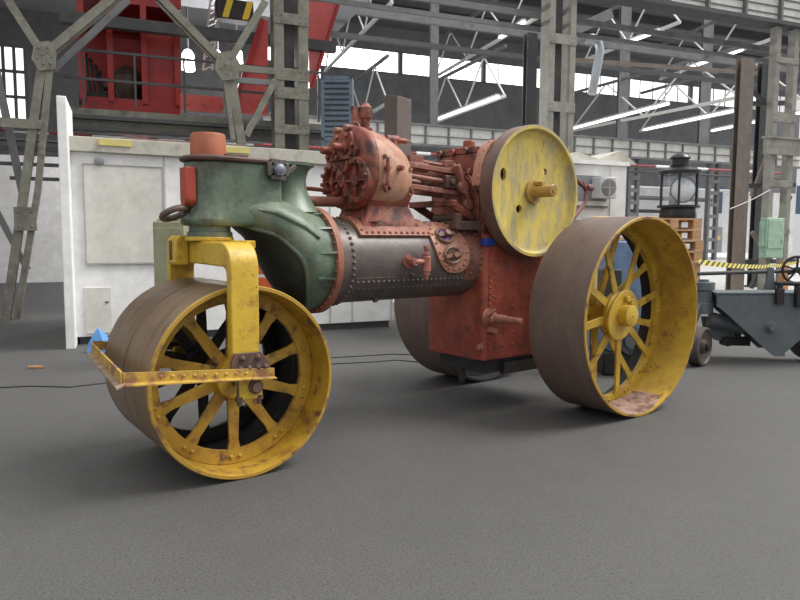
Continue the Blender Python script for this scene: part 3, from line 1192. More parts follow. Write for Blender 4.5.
csn.cyl((.614, .31, 1.806), (.614, .37, 1.806), .12, n=24)
obj('crankshaft', csn, RUSTDK, roller, bevel=.004)
gr = MB()
gr.lathe([(0, .20), (.07, .20)], (.614, -.42, 1.806), Y, 40)
obj('crank_pinion', gr, RUSTDK, roller)

# ---- flywheel
fw = MB()
y0, y1 = .363, .496
R = .527
prof = [(y0, R - .006), (y0 + .006, R), (y1 - .006, R), (y1, R - .006), (y1, R - .03), (y1 - .012, R - .038), (.462, R - .048), (.452, R - .07), (.449, .13), (.449, .02), (.42, .02), (.42, R - .05), (y0, R - .04)]
mats = [0, 0, 0, 1, 1, 1, 1, 1, 1, 1, 1, 1, 0]
FWC = V((.614, 0, 1.806))
fw.lathe(prof, FWC, Y, 96, closed=True, mats=mats)
fly = obj('flywheel', fw, [mat('flywheel_rim_brown', (.12, .068, .052), [((.19, .11, .075), 5, .56, .12)], .55), YELW], roller, ang=30)


def cut(ob, parts):
    """drill holes through a mesh, leaving a plain mesh behind"""
    cm = MB()
    for c, d, rx, rz in parts:
        r1, r2 = [], []
        for i in range(20):
            t = 2 * pi * i / 20
            e = X * rx * cos(t) + Z * rz * sin(t)
            r1.append(V(c) + e - V(d) * .1)
            r2.append(V(c) + e + V(d) * .1)
        cm.loft([r1, r2])
    c_ = obj('cutter', cm, YELW, None, loc=(0, 0, 0))
    md = ob.modifiers.new('holes', 'BOOLEAN')
    md.object = c_
    md.operation = 'DIFFERENCE'
    md.solver = 'EXACT'
    dg = bpy.context.evaluated_depsgraph_get()
    me = bpy.data.meshes.new_from_object(ob.evaluated_get(dg))
    ob.modifiers.clear()
    ob.data = me
    me.name = ob.name
    me.polygons.foreach_set('use_smooth', [True] * len(me.polygons))
    me.set_sharp_from_angle(angle=radians(30))
    bpy.data.objects.remove(c_)


cut(fly, [((.968, .45, 1.926), Y, .032, .05), ((.47, .45, 1.973), Y, .026, .030), ((.776, .45, 1.664), Y, .034, .034)])
bs2 = MB()
bs2.lathe([(.445, .10), (.47, .095), (.475, .056), (.50, .048), (.66, .048), (.665, .042), (.665, .02), (.675, .018)], FWC, Y, 28)
bs2.box(.614 - .02, .614 + .02, .45, .56, 1.806 + .05, 1.806 + .075)
obj('flywheel_boss', bs2, mat('boss_brass_yellow', (.42, .25, .06), [((.25, .13, .05), 10, .55, .08)], .45), fly)
hb = MB()
hb.tube([V((-.10, .10, 1.45)), V((-.42, .06, 1.62)), V((-.66, .02, 1.78)), V((-.70, .0, 1.90)), V((-.62, .0, 1.98))], .022, 10)
hb.tube([V((-.75, .0, 1.93)), V((-.62, .0, 1.95)), V((-.42, .05, 2.02))], .02, 10)
hb.cyl((-.78, 0, 1.93), (-.70, 0, 1.93), .035, n=10)
obj('steering_bracket', hb, mat('bracket_dark_red', (.16, .05, .045), [], .5), roller)
bx = MB()
bx.obox((1.0, .33, 1.40), X * .055, Y * .03, Z * .03)
obj('blue_cap', bx, BLUEB, roller, bevel=.006, label='small blue plastic cap beside the flywheel')

# ================================================================== THE HALL (structure)
fl = MB()
a, b, c, d = H(-40, -14), H(45, -14), H(45, 66), H(-40, 66)
fl.add([a, b, c, d, a - Z * .2, b - Z * .2, c - Z * .2, d - Z * .2], [(0, 1, 2, 3), (7, 6, 5, 4), (0, 4, 5, 1), (1, 5, 6, 2), (2, 6, 7, 3), (3, 7, 4, 0)])
struct('floor', fl, ASPH, smooth=False)
fc = MB()
fc.prism([H(5.5, 12.6, 0), H(44, 12.6, 0), H(44, 55, 0), H(5.5, 55, 0)], Z * .012)
struct('floor_glare', fc, GLAREF, smooth=False)  # thin pale slab paints reflected glare onto the floor

WW = 55.0
W2 = 36.0


def hbox(mb, u0, u1, w0, w1, z0, z1):
    return mb.obox(H((u0 + u1) / 2, (w0 + w1) / 2, (z0 + z1) / 2), E * ((u1 - u0) / 2), N * ((w1 - w0) / 2), Z * ((z1 - z0) / 2))


# far wall: painted white below, grey above, a long band of window above that
wl = MB()
hbox(wl, -40, 70, WW, WW + .3, 0, 6.6)
struct('wall_back', wl, WALLW, smooth=False)
wl = MB()
hbox(wl, -40, 70, WW, WW + .3, 6.6, 15.25)
hbox(wl, -40, 70, WW, WW + .3, 17.15, 19)
struct('wall_back_upper', wl, WALLD, smooth=False)
k = 0
for u0 in range(-26, 70, 8):
    k += 1
    wn = MB()
    hbox(wn, u0, u0 + 8, WW, WW + .2, 15.25, 15.35)
    hbox(wn, u0, u0 + 8, WW, WW + .2, 17.05, 17.15)
    hbox(wn, u0, u0 + .35, WW - .1, WW + .25, 15.25, 17.15)
    for j in range(1, 5):
        hbox(wn, u0 + j * 1.6 + .1, u0 + j * 1.6 + .15, WW + .05, WW + .15, 15.35, 17.05)
    w_ = struct('window_%d' % k, wn, STEELM, smooth=False)
    gl = MB()
    hbox(gl, u0 + .35, u0 + 8, WW + .09, WW + .1, 15.35, 17.05)
    obj('pane', gl, GLASS, w_, smooth=False)
rf = MB()
hbox(rf, -40, 70, 37, WW + .3, 19, 19.2)
struct('ceiling', rf, ROOFM, smooth=False)
k = 0
for w in (38.5, 44, 49.5):
    k += 1
    tm = MB()
    hbox(tm, -40, 70, w, w + .3, 18.3, 19)
    struct('trim_%d' % k, tm, STEELD, smooth=False)
# left hand wall: pale, further down the hall
wl = MB()
hbox(wl, -14.0, -13.7, 12, WW, 0, 12)
struct('wall_left', wl, WALLW, smooth=False)
wl = MB()
hbox(wl, -7.0, 2.0, 24.0, 24.3, 0, 3.9)
struct('wall_partition', wl, WALLW, smooth=False)
# doors and windows of the far wall


def wall_panel(name, x0, x1, y0, y1, m, dist=.06):
    p0, p1 = atw(x0, y1, WW), atw(x1, y0, WW)
    (u0, _), (u1, _) = UW(p0), UW(p1)
    mb = MB()
    hbox(mb, min(u0, u1), max(u0, u1), WW - dist, WW, max(0, min(p0.z, p1.z)), max(p0.z, p1.z))
    return mb, (u0, u1, p0.z, p1.z)


mb, (u0, u1, z0, z1) = wall_panel('door', 711.5, 722, 227, 252, DOORG)
d1 = struct('door_1', mb, DOORG, smooth=False)
mb = MB()
hbox(mb, u0 + .3, u1 - .3, WW - .09, WW - .06, 1.4, 1.85)
obj('notice', mb, YBOX, d1, smooth=False, label='small yellow notice')
for i, (x0, x1, y0, y1) in enumerate(((712.5, 722.5, 186.5, 213), (795, 806, 186, 214), (668, 678, 192, 215))):
    mb, (u0, u1, z0, z1) = wall_panel('w', x0, x1, y0, y1, DOORB)
    w_ = struct('window_%d' % (40 + i), mb, DOORB, smooth=False)
    mb = MB()
    hbox(mb, u0 + .15, u1 - .15, WW - .1, WW - .06, min(z0, z1) + .2, max(z0, z1) - .2)
    obj('pane', mb, GLASS, w_, smooth=False)

# ================================================================== STEELWORK
WR = 13.4                                # the row of columns in this aisle


def px_w(p0, p1, w):
    return atw(*p0, w), atw(*p1, w)


def bolts(mb, c, du, dz, r=.018):
    for i in (-1, 1):
        for j in (-1, 1):
            mb.dome(c + E * du * i + Z * dz * j, -N, r, r * .8, 6)


def lattice_column(xl, xr, cw, plates, label, z0=0, z1=7.01, w=WR, m=None, depth=.34, web=True):
    """two channel posts tied by riveted batten plates; xl/xr: picture columns of the two posts' outer edges at eye level"""
    m = m or STEEL
    p = atw((xl + xr) / 2, 150, w)
    u, _ = UW(p)
    ul, _ = UW(atw(xl, 150, w))
    ur, _ = UW(atw(xr, 150, w))
    t = thing('lattice_column', label, 'column', H(u, w, 0), 'riveted lattice columns of the aisle')
    for uu in (ul, ur - cw):
        mb = MB()
        hbox(mb, uu, uu + cw, w - .012, w, z0, z1)
        hbox(mb, uu, uu + .02, w, w + depth, z0, z1)
        hbox(mb, uu, uu + cw, w + depth, w + depth + .012, z0, z1)
        obj('post', mb, m, t, smooth=False)
    if web:
        mb = MB()
        hbox(mb, (ul + ur) / 2 - .1, (ul + ur) / 2 + .1, w + depth * .5, w + depth * .5 + .03, z0, z1)
        obj('web_plate', mb, STEELD, t, smooth=False)
    for ya, yb in plates:
        za, zb = atw((xl + xr) / 2, ya, w).z, atw((xl + xr) / 2, yb, w).z
        mb = MB()
        hbox(mb, ul - .01, ur + .01, w - .03, w - .012, min(za, zb), max(za, zb))
        for uu in (ul + cw / 2, ur - cw / 2):
            bolts(mb, H(uu, w - .03, (za + zb) / 2), cw * .28, abs(za - zb) * .25)
        obj('batten_plate', mb, m, t)
    mb = MB()
    hbox(mb, ul - .1, ur + .1, w - .12, w + depth + .1, z0, z0 + .06)
    obj('base_plate', mb, STEELD, t, smooth=False)
    return t


lattice_column(275, 308.5, .19, ((14, 25), (69, 81), (88, 99), (125, 134), (178, 188), (230, 240)), 'grey riveted lattice column behind the green casting, nearest of its row')
lattice_column(546.5, 572.5, .15, ((34, 44), (102, 112), (165, 174), (222, 230)), 'grey riveted lattice column rising behind the yellow flywheel', m=STEELHAZE)
cright = lattice_column(771, 793, .15, ((57, 63), (113, 122), (180, 187), (229, 234)), 'grey riveted lattice column with mint green box, near the right edge', m=STEELHAZE, web=False, depth=.2)
p0, p1 = atw(764, 154, WR), atw(800, 141, WR)
mb = MB()
(u0, _), (u1, _) = UW(p0), UW(p1)
hbox(mb, u0, u1, WR - .09, WR + .05, p0.z, p1.z)
hbox(mb, u0 - .05, u1, WR - .12, WR + .08, p1.z, p1.z + .05)
for i in range(7):
    mb.dome(H(u0 + .08 + i * .13, WR - .09, (p0.z + p1.z) / 2), -N, .02, .015, 6)
obj('bracket_beam', mb, STEELHAZE, cright)
# mint green box on the column
p0, p1 = atw(765, 258, WR - .25), atw(785, 218, WR - .25)
(u0, _), (u1, _) = UW(p0), UW(p1)
g = thing('switch_box', 'mint green switch box mounted on the right-hand lattice column', 'switch box', H((u0 + u1) / 2, WR - .25, p0.z))
mb = MB()
hbox(mb, u0, u1, WR - .25, WR - .035, p0.z, p1.z)
obj('case', mb, MINT, g, bevel=.02)
mb = MB()
hbox(mb, u0 + .05, u1 - .05, WR - .27, WR - .25, p0.z + .25, p1.z - .06)
hbox(mb, u1 - .12, u1 - .08, WR - .30, WR - .27, p0.z + .4, p0.z + .5)
obj('lid', mb, MINT, g, bevel=.006)
mb = MB()
hbox(mb, u0 - .1, u0 + .12, WR - .2, WR - .1, p0.z + .3, p0.z + .95)
obj('side_plate', mb, MINT, g, bevel=.01)
# orange post at its foot
p0 = atw(776.5, 290, WR - .15)
u0, _ = UW(p0)
mb = MB()
hbox(mb, u0 - .09, u0 + .09, WR - .42, WR - .26, 0, atw(776, 262, WR - .4).z)
hbox(mb, u0 - .12, u0 + .12, WR - .45, WR - .23, 0, .04)
tag(obj('timber_post', mb, ORPOST, bevel=.008), 'short orange-brown post at the foot of the right lattice column', 'post')


def ibeam_column(x0, x1, w, z1, label, m, group=None, name='steel_post', z0=0):
    (ua, _), (ub, _) = UW(atw(x0, 200, w)), UW(atw(x1, 200, w))
    t = thing(name, label, 'column', H((ua + ub) / 2, w, z0), group)
    mb = MB()
    hbox(mb, ua, ub, w, w + .025, z0, z1)
    hbox(mb, ua, ub, w + .16, w + .185, z0, z1)
    hbox(mb, (ua + ub) / 2 - .02, (ua + ub) / 2 + .02, w + .025, w + .16, z0, z1)
    obj('shaft', mb, m, t, smooth=False)
    mb = MB()
    hbox(mb, ua - .12, ub + .12, w - .1, w + .4, z0, z0 + .05)
    obj('base_plate', mb, m, t, smooth=False)
    return t


ibeam_column(735, 748, WR, 6.1, 'tall dark brown steel post standing before the barrier tape', BROWNC)
ibeam_column(756, 765, WR + 1.6, 6.6, 'thinner dark steel post behind the brown one', STEELD)
ibeam_column(429, 437, W2 + .1, 16.5, 'slim grey post seen above the engine motion work', STEELM, z0=7.88)
ibeam_column(524, 534, WR + 1.2, 6.4, 'dark steel post rising behind the flywheel rim', STEELD)
ibeam_column(615, 625, W2 + .1, 16.5, 'slim steel post seen above the white cabin with fan unit', STEELM, z0=7.88)
ibeam_column(696, 706, W2 + .1, 16.5, 'grey steel post seen above the lantern and pallets', STEELM, z0=7.88)
# raking braces by the right column
for i, (pa, pb, wd, lab) in enumerate((((751, 288), (790, 196), .10, 'steep dark raking brace rising right from the brown post foot'),
                                       ((752, 196), (768, 152), .09, 'short dark raking brace under the bracket beam'),
                                       ((748, 88), (772, 108), .08, 'short dark brace high between brown post and lattice column'),
                                       ((752, 232), (772, 262), .09, 'short dark brace dropping to the orange post'))):
    mb = MB()
    mb.beam(atw(*pa, WR + .55 + .3 * (i == 3)), atw(*pb, WR + .55 + .3 * (i == 3)), wd, .1)
    tag(obj('steel_brace', mb, BROWNC if i % 2 else STEELD, smooth=False), lab, 'brace')
for i, (y, lab) in enumerate(((104, 'upper dark horizontal tie between brown post and lattice column'), (186, 'middle dark horizontal tie between brown post and lattice column'), (262, 'lowest dark horizontal tie behind the barrier tape'))):
    mb = MB()
    mb.beam(atw(736, y, WR + .45), atw(795, y - 1, WR + .45), .08, .12)
    tag(obj('steel_tie', mb, STEELD, smooth=False), lab, 'tie beam')

# ---- crane runway girders
g = thing('runway_girder', 'pale panelled runway girder running along the top right of the hall', 'girder', H(10, WR, 6.9))
ug0, ug1 = UW(atw(566, 10, WR))[0], 26
mb = MB()
hbox(mb, ug0, ug1, WR + .05, WR + .10, 7.12, 8.3)
obj('web', mb, GIRD, g, smooth=False)
mb = MB()
hbox(mb, ug0, ug1, WR - .15, WR + .35, 7.02, 7.12)
hbox(mb, ug0, ug1, WR - .15, WR + .35, 8.3, 8.4)
obj('bottom_flange', mb, STEELD, g, smooth=False)
mb = MB()
hbox(mb, ug0 - 6, ug1, WR + .6, WR + .68, 6.55, 6.68)
hbox(mb, ug0 - 6, ug1, WR + .6, WR + .66, 6.25, 6.35)
obj('cable_tray', mb, STEELM, g, smooth=False)
i = 0
u = ug0 + .4
while u < ug1:
    mb = MB()
    hbox(mb, u, u + .07, WR - .06, WR + .05, 7.12, 8.3)
    obj('stiffener', mb, STEELM, g, smooth=False)
    u += 1.25
for z in (7.4, 7.68, 7.96):
    pass
mb = MB()
for z in (7.3, 7.5, 7.7, 7.9, 8.1):
    hbox(mb, ug0, ug1, WR + .03, WR + .05, z, z + .03)
obj('panel_rib', mb, STEELM, g, smooth=False)
W2 = 36.0
g = thing('far_runway_girder', 'long pale runway girder crossing the hall behind the lantern', 'girder', H(20, W2, 6.2))
mb = MB()
hbox(mb, -13.6, 46, W2, W2 + .06, 6.75, 7.75)
obj('web', mb, GIRD, g, smooth=False)
mb = MB()
hbox(mb, -13.6, 46, W2 - .2, W2 + .3, 6.62, 6.75)
hbox(mb, -13.6, 46, W2 - .2, W2 + .3, 7.75, 7.87)
hbox(mb, -13.6, 46, W2 - .1, W2, 7.2, 7.25)
obj('flange', mb, STEELM, g, smooth=False)
for i in range(40):
    mb = MB()
    hbox(mb, -13 + i * 1.45, -12.9 + i * 1.45, W2 - .12, W2, 6.75, 7.75)
    obj('stiffener', mb, STEELM, g, smooth=False)
for i, (z, w, rad, m, lab) in enumerate(((6.15, W2 - .6, .07, REDW, 'long red pipe running below the far girder'), (5.75, W2 - .6, .07, STEELD, 'dark conduit under the red pipe'), (5.2, W2 + 4, .10, WHT, 'white pipe far back under the conduit'),
                                         (4.6, W2 + 6, .16, STEELM, 'thick grey pipe low on the far side'), (3.7, W2 + 8, .14, STEELD, 'lowest dark pipe before the white far wall'))):
    mb = MB()
    mb.tube([H(-6, w, z), H(44, w, z)], rad, 8)
    pp_ = tag(obj('wall_pipe', mb, m), lab, 'pipe')
    if i == 0:
        for k_ in range(14):
            mb = MB()
            u_ = -5 + k_ * 3.4 + random.uniform(-.5, .5)
            mb.tube([H(u_, w, z), H(u_ + random.uniform(.8, 1.8), w, z)], rad + .02, 8)
            obj('white_band', mb, WHT, pp_, label='white band on the red pipe')
for i, (x0, lab) in enumerate(((488, 'pale lattice post under the far girder behind the lantern top'), (632, 'pale slim post beside the white cabin end'), (712, 'pale lattice post beside the blue far window'))):
    x0 = (486, 628, 708)[i]
    (ua, _), (ub, _) = UW(atw(x0, 200, W2)), UW(atw(x0 + 11, 200, W2))
    t = thing('far_lattice_column', lab, 'column', H(ua, W2, 0))
    for uu in (ua, ub - .2):
        mb = MB()
        hbox(mb, uu, uu + .2, W2, W2 + .3, 0, 6.62)
        obj('post', mb, STEELM, t, smooth=False)
    for kk in range(8):
        mb = MB()
        hbox(mb, ua + .02, ub - .02, W2 - .02, W2, .5 + kk * .8, .75 + kk * .8)
        obj('batten_plate', mb, STEELM, t, smooth=False)

# ---- roof trusses running down the hall, pale, with strip lamps along them
ntr = 0


def truss(pa, pb, z, hgt, lab, m=PALES, ext=0.0, lamp=True, n=5, flip=1):
    a, b = atz(*pa, z), atz(*pb, z)
    dirv = (b - a).normalized()
    a = a - dirv * 0
    b = b + dirv * ext
    t = thing('roof_truss', lab, 'roof truss', (a + b) / 2, 'pale roof trusses')
    mb = MB()
    mb.beam(a, b, .16, .16)
    obj('bottom_chord', mb, m, t, smooth=False)
    mb = MB()
    mb.beam(a + Z * hgt, b + Z * hgt, .16, .16)
    obj('top_chord', mb, STEELM, t, smooth=False)
    for i in range(n):
        p = a.lerp(b, i / n)
        q = a.lerp(b, (i + .5) / n) + Z * hgt
        r = a.lerp(b, (i + 1) / n)
        for p_, q_ in ((p, q), (q, r)):
            mb = MB()
            mb.beam(p_, q_, .075, .075)
            obj('diagonal', mb, m, t, smooth=False)
    return t, a, b


def lamp(pa, pb, z, lab, r=.05):
    a, b = atz(*pa, z), atz(*pb, z)
    t = thing('strip_lamp', lab, 'strip lamp', (a + b) / 2 - Z * .1, 'fluorescent strip lamps under the roof')
    mb = MB()
    mb.beam(a + Z * .12, b + Z * .12, .26, .10)
    obj('housing', mb, PALES, t, smooth=False)
    for s in (-.07, .07):
        dv = (b - a).normalized().cross(Z) * s
        mb = MB()
        mb.tube([a + dv, b + dv], r, 8)
        obj('tube', mb, TUBE, t)


truss((571, 131), (740, 97), 9.0, 2.6, 'lower pale truss starting beside the flywheel column', n=2)
truss((640, 131), (800, 98), 9.0, 2.6, 'lower pale truss slanting to the right edge', n=2)
truss((430, 124), (505, 96), 9.0, 2.6, 'lower pale truss above the engine motion work', n=2)
truss((325, 139), (388, 103), 9.0, 2.6, 'lower pale truss above the riveted cylinder', n=3)
truss((435, 77), (560, 4), 13.0, 2.4, 'upper pale truss rising between the two grey columns', n=3)
truss((325, 71), (392, 2), 13.0, 2.4, 'upper pale truss left, beside the pinkish red jib', n=3)
truss((585, 60), (680, 22), 13.0, 2.4, 'upper pale truss right of the flywheel column', n=2)
truss((660, 79), (780, 36), 13.0, 2.4, 'upper pale truss near the right lattice column', n=2)
for pa, pb, z, lab in (((571, 129), (668, 104), 8.9, 'long strip lamp beside the flywheel column, low'), ((644, 130), (738, 110), 8.9, 'long strip lamp above the lantern, low'),
                       ((433, 121), (498, 97), 8.9, 'strip lamp above the engine motion work'), ((612, 48), (660, 31), 12.9, 'bright strip lamp high right of the flywheel column'),
                       ((685, 69), (712, 60), 12.9, 'short strip lamp high above the lantern'), ((726, 56), (742, 50), 12.9, 'short strip lamp high beside the brown post'),
                       ((500, 38), (524, 22), 12.9, 'strip lamp high in front of the dark post'), ((712, 131), (800, 113), 8.9, 'strip lamp low behind the right lattice column')):
    lamp(pa, pb, z, lab)
# dark cross beams in the roof space
for i, (ya, yb, w, lab, m) in enumerate(((31, 46, 24, 'long dark cable beam crossing under the roof above the engine', STEELD), (2, 18, 30, 'dark roof beam at the top edge of the hall', STEELM), (60, 72, 18, 'reddish-brown service pipe crossing right of the flywheel column', BROWNC))):
    if i == 2:
        a, b = atw(572, 60, 19), atw(768, 74, 19)
        mb = MB()
        mb.beam(a, b, .12, .12)
    else:
        a, b = atw(305, ya, w), atw(800, ya + 40 - 22 * i, w)
        u0, u1 = UW(a)[0], UW(b)[0]
        mb = MB()
        mb.beam(H(u0, w, a.z), H(u1, w, a.z), .2, (.16, .5)[i])
    tag(obj('cross_beam', mb, m, smooth=False), lab, 'beam')
mb = MB()
mb.beam(atw(545, 44, WR + 4), atw(610, 14, WR + 4), .25, .3)
tag(obj('raking_beam', mb, STEELM, smooth=False), 'raking steel beam under the girder beside the flywheel column', 'beam')
# hanging flexible duct
mb = MB()
w = 17
mb.tube([atw(*p, w) for p in ((583, 39), (592, 38), (598, 42), (600, 50), (598, 62), (595, 78), (592, 94))], .13, 12)
tag(obj('hanging_duct', mb, GALV), 'bent galvanised duct pipe hanging right of the flywheel column', 'duct')
for i, (x, ya, yb) in enumerate(((463, 88, 122), (401, 60, 96), (640, 60, 106))):
    pass

# ---- left hand side: braced crane legs (Y shaped)


def yframe(label, node, arms, legs, w, group='Y-shaped braces of the crane runway'):
    c = atw(*node, w)
    t = thing('y_brace', label, 'brace', V((c.x, c.y, 0)), group)
    for pa, pb, wd in arms:
        mb = MB()
        a, b = atw(*pa, w), atw(*pb, w)
        mb.beam(a, b, wd, .16, N)
        mb.beam(a + N * .3, b + N * .3, wd * .6, .06, N)
        obj('arm', mb, STEEL, t, smooth=False)
    for pa, pb, wd in legs:
        mb = MB()
        a, b = atw(*pa, w), atw(*pb, w)
        if b.z < .15:
            b.z = 0
        mb.beam(a, b, wd, .14, N)
        obj('leg', mb, STEEL, t, smooth=False)
    mb = MB()
    pts = []
    for dx, dy in ((-9, -12), (6, -14), (13, -2), (12, 14), (-4, 16), (-12, 4)):
        pts.append(atw(node[0] + dx, node[1] + dy, w) - N * .1)
    mb.prism(pts, N * .03)
    for dx, dy in ((-5, -7), (4, -7), (8, 2), (-6, 3), (0, 9), (7, 9), (-1, 0)):
        mb.dome(atw(node[0] + dx, node[1] + dy, w) - N * .1, -N, .022, .018, 6)
    obj('gusset_plate', mb, STEEL, t)
    return t


yl = yframe('tall Y-shaped grey steel leg at the left edge', (44, 56), [((44, 56), (4, -6), .13), ((46, 54), (118, -6), .14)],
            [((43, 60), (6, 322), .14), ((50, 66), (38, 190), .10), ((38, 190), (17, 322), .10)], WR)
mb = MB()
hc = atw(26, 219, WR)
mb.obox(hc - N * .09, E * .17, N * .02, Z * .2)
bolts(mb, hc - N * .11, .1, .12, .022)
obj('lower_gusset', mb, STEEL, yl)
yframe('Y-shaped grey brace left of the lattice column, above the green casting', (226, 66), [((226, 66), (158, -4), .13), ((228, 64), (265, 2), .13)],
       [((230, 72), (242, 148), .16), ((275, 80), (246, 136), .12), ((224, 72), (233, 140), .09)], WR)
mb = MB()
mb.beam(atw(54, 70, WR + .7), atw(128, 0, WR + .7), .12, .1, N)
tag(obj('steel_brace', mb, STEELM, smooth=False), 'thin dark brace behind the left Y-shaped leg', 'brace')
mb = MB()
mb.beam(atw(-6, 60, WR + .3), atw(24, 200, WR + .3), .12, .1, N)
mb.beam(atw(-4, 210, WR + .3), atw(28, 270, WR + .3), .10, .1, N)
tag(obj('steel_brace', mb, STEELM, smooth=False), 'pair of raking bars at the extreme left edge', 'brace')
for i, (x0, x1, y, hh, w, m, lab) in enumerate(((-6, 42, 122, .16, WR - .05, STEEL, 'grey horizontal tie across the left Y-shaped leg'), (-6, 118, 147, .07, WR + .5, STEELD, 'upper dark handrail behind the left leg'), (-6, 122, 163, .06, WR + .5, STEELD, 'middle dark handrail behind the left leg'),
                                                 (10, 122, 178, .06, WR + .5, STEELD, 'lower dark handrail behind the left leg'), (226, 276, 67, .12, WR, STEEL, 'upper grey tie joining Y-shaped brace to lattice column'), (226, 276, 79, .10, WR, STEELM, 'lower dark tie joining Y-shaped brace to lattice column'))):
    a, b = atw(x0, y, w), atw(x1, y, w)
    mb = MB()
    mb.beam(a, V((b.x, b.y, a.z)), .09, hh)
    tag(obj('steel_tie', mb, m, smooth=False), lab, 'tie beam')

# crane walkway girder under the red cab
g = thing('walkway_girder', 'long grey-green walkway girder under the red crane cab', 'girder', H(-2, 14.4, 3.0))
z0, z1 = atw(150, 134, 14.4).z, atw(150, 111, 14.4).z
ua, ub = UW(atw(66, 120, 14.4))[0], UW(atw(330, 120, 14.4))[0]
mb = MB()
hbox(mb, ua, ub, 14.4, 14.46, z0 + .06, z1 - .03)
obj('web', mb, STEEL, g, smooth=False)
mb = MB()
hbox(mb, ua, ub, 14.25, 14.6, z0, z0 + .06)
hbox(mb, ua, ub, 14.25, 14.6, (z0 + z1) / 2 - .02, (z0 + z1) / 2 + .05)
obj('flange', mb, STEELD, g, smooth=False)
for i in range(6):
    mb = MB()
    uu = ua + .3 + i * (ub - ua - .6) / 5
    hbox(mb, uu, uu + .04, 14.3, 14.34, z1, z1 + 1.05)
    obj('rail_post', mb, STEELD, g, smooth=False)
for k_, dz in enumerate((.5, 1.02)):
    mb = MB()
    mb.beam(H(ua, 14.32, z1 + dz), H(ub, 14.32, z1 + dz), .045, .045)
    obj('hand_rail', mb, STEELD, g, smooth=False)
# dark bar across, above
mb = MB()
a = atw(60, 17, 15.2)
b = atw(335, 25, 15.2)
mb.beam(V((a.x, a.y, a.z)), V((b.x, b.y, a.z)), .2, .22)
tag(obj('cross_beam', mb, STEELD, smooth=False), 'dark beam crossing in front of the red crane cab top', 'beam')

# ---- red crane cab
WC = 15.6
cab = thing('crane_cab', 'bright red open crane cab raised on the walkway girder', 'crane cab', atw(130, 112, WC))


def cabbox(x0, x1, y0, y1, w0, w1):
    (u0, _), (u1, _) = UW(atw(x0, 60, WC)), UW(atw(x1, 60, WC))
    za, zb = atw(140, y1, WC).z, atw(140, y0, WC).z
    mb = MB()
    hbox(mb, u0, u1, w0, w1, za, zb)
    return mb


def part(name, mb, m, **k):
    return obj(name, mb, m, cab, smooth=False, **k)


part('floor_sill', cabbox(80, 179, 100, 112, WC, WC + 2.4), CRANER)
part('back_panel', cabbox(80, 180, -30, 104, WC + 2.3, WC + 2.4), CRANER)
part('side_panel', cabbox(143, 180, 20, 104, WC + .1, WC + .2), CRANER)
part('inner_panel', cabbox(110, 142, 25, 100, WC + 1.2, WC + 1.25), CRANER)
part('right_wall', cabbox(177, 180, -30, 104, WC, WC + 2.3), CRANER)
for x0, x1 in ((78, 85), (107, 113), (141, 147), (174, 180)):
    part('corner_post', cabbox(x0, x1, -30, 104, WC - .05, WC + .1), CRANER)
part('top_rail', cabbox(78, 182, -30, 6, WC - .05, WC + 2.4), CRANER)
part('cross_bar', cabbox(80, 145, 22, 27, WC, WC + .1), CRANER)
part('window_ledge', cabbox(110, 143, 58, 62, WC + 1.1, WC + 1.3), CRANER)
eng = MB()
c = atw(128, 88, WC + .7)
eng.lathe([(-.32, .17), (.0, .30), (.22, .33), (.36, .24), (.45, .1), (.48, .0001)], c, Z, 20)
eng.lathe([(-.5, .10), (.5, .10)], c + Z * .0, E, 16)
eng.obox(c - Z * .33, E * .5, N * .25, Z * .06)
eng.lathe([(0, .2), (.12, .2)], c + E * .38 - N * .05, E, 18)
obj('winch_motor', eng, mat('oily_motor', (.075, .05, .04), [((.14, .085, .06), 6, .56, .1)], .4), cab)
lv = MB()
for i, x in enumerate((88, 93, 98, 102)):
    a, b = atw(x + 4, 102, WC + .5), atw(x - 3, 55 + 6 * i, WC + .6)
    lv.tube([a, b], .03, 8)
    lv.dome(b, Z, .06, .06)
lv.obox(atw(95, 100, WC + .5), E * .3, N * .2, Z * .14)
obj('control_lever', lv, BLACK, cab)
# red round belly below
mb = MB()
a, b = UW(atw(95, 118, WC + .4))[0], UW(atw(172, 118, WC + .4))[0]
zt, zb = atw(135, 108, WC).z, atw(135, 133, WC + .4).z
pts = [H(a, WC + .2, zt), H(a + .15, WC + .2, zb + .18), H(a + .7, WC + .2, zb), H(b - .6, WC + .2, zb), H(b - .1, WC + .2, zb + .2), H(b, WC + .2, zt)]
mb.prism(pts, N * 1.2)
part('belly_pan', mb, CRANER)
# red bumper beam beside the cab
mb = MB()
p0, p1 = atw(180, 110, 15.1), atw(222, 97, 15.1)
(u0, _), (u1, _) = UW(p0), UW(p1)
hbox(mb, u0, u1, 15.1, 15.2, p0.z, p1.z)
for i in range(3):
    mb.lathe([(0, .05), (.02, .05), (.02, .0001)], H(u0 + .15 + i * .35, 15.1, (p0.z + p1.z) / 2), -N, 14)
tag(obj('buffer_beam', mb, CRANEP, smooth=False), 'short pinkish red drilled beam right of the crane cab', 'beam')
# ---- slanted red jib parts, their colour lightened where light strikes
for i, (pts, w, lab) in enumerate((([(232, 112), (262, 20), (268, 20), (268, 115)], 15.0, 'sloping light-brightened red jib plate between brace and lattice column'),
                                   ([(309, -8), (342, -8), (312, 88), (309, 88)], 15.2, 'sloping pinkish red jib plate right of the nearest lattice column'))):
    mb = MB()
    mb.prism([atw(*p, w) for p in pts], N * .25)
    mb2 = MB()
    jb = obj('crane_jib', mb, CRANEP, smooth=False)
    tag(jb, lab, 'crane jib')
    rim = MB()
    rim.beam(atw(*pts[0], w) - N * .02, atw(*pts[1], w) - N * .02, .10, .12, N) if i == 0 else rim.beam(atw(*pts[1], w) - N * .02, atw(*pts[2], w) - N * .02, .06, .12, N)
    obj('edge_flange', rim, CRANER, jb, smooth=False)
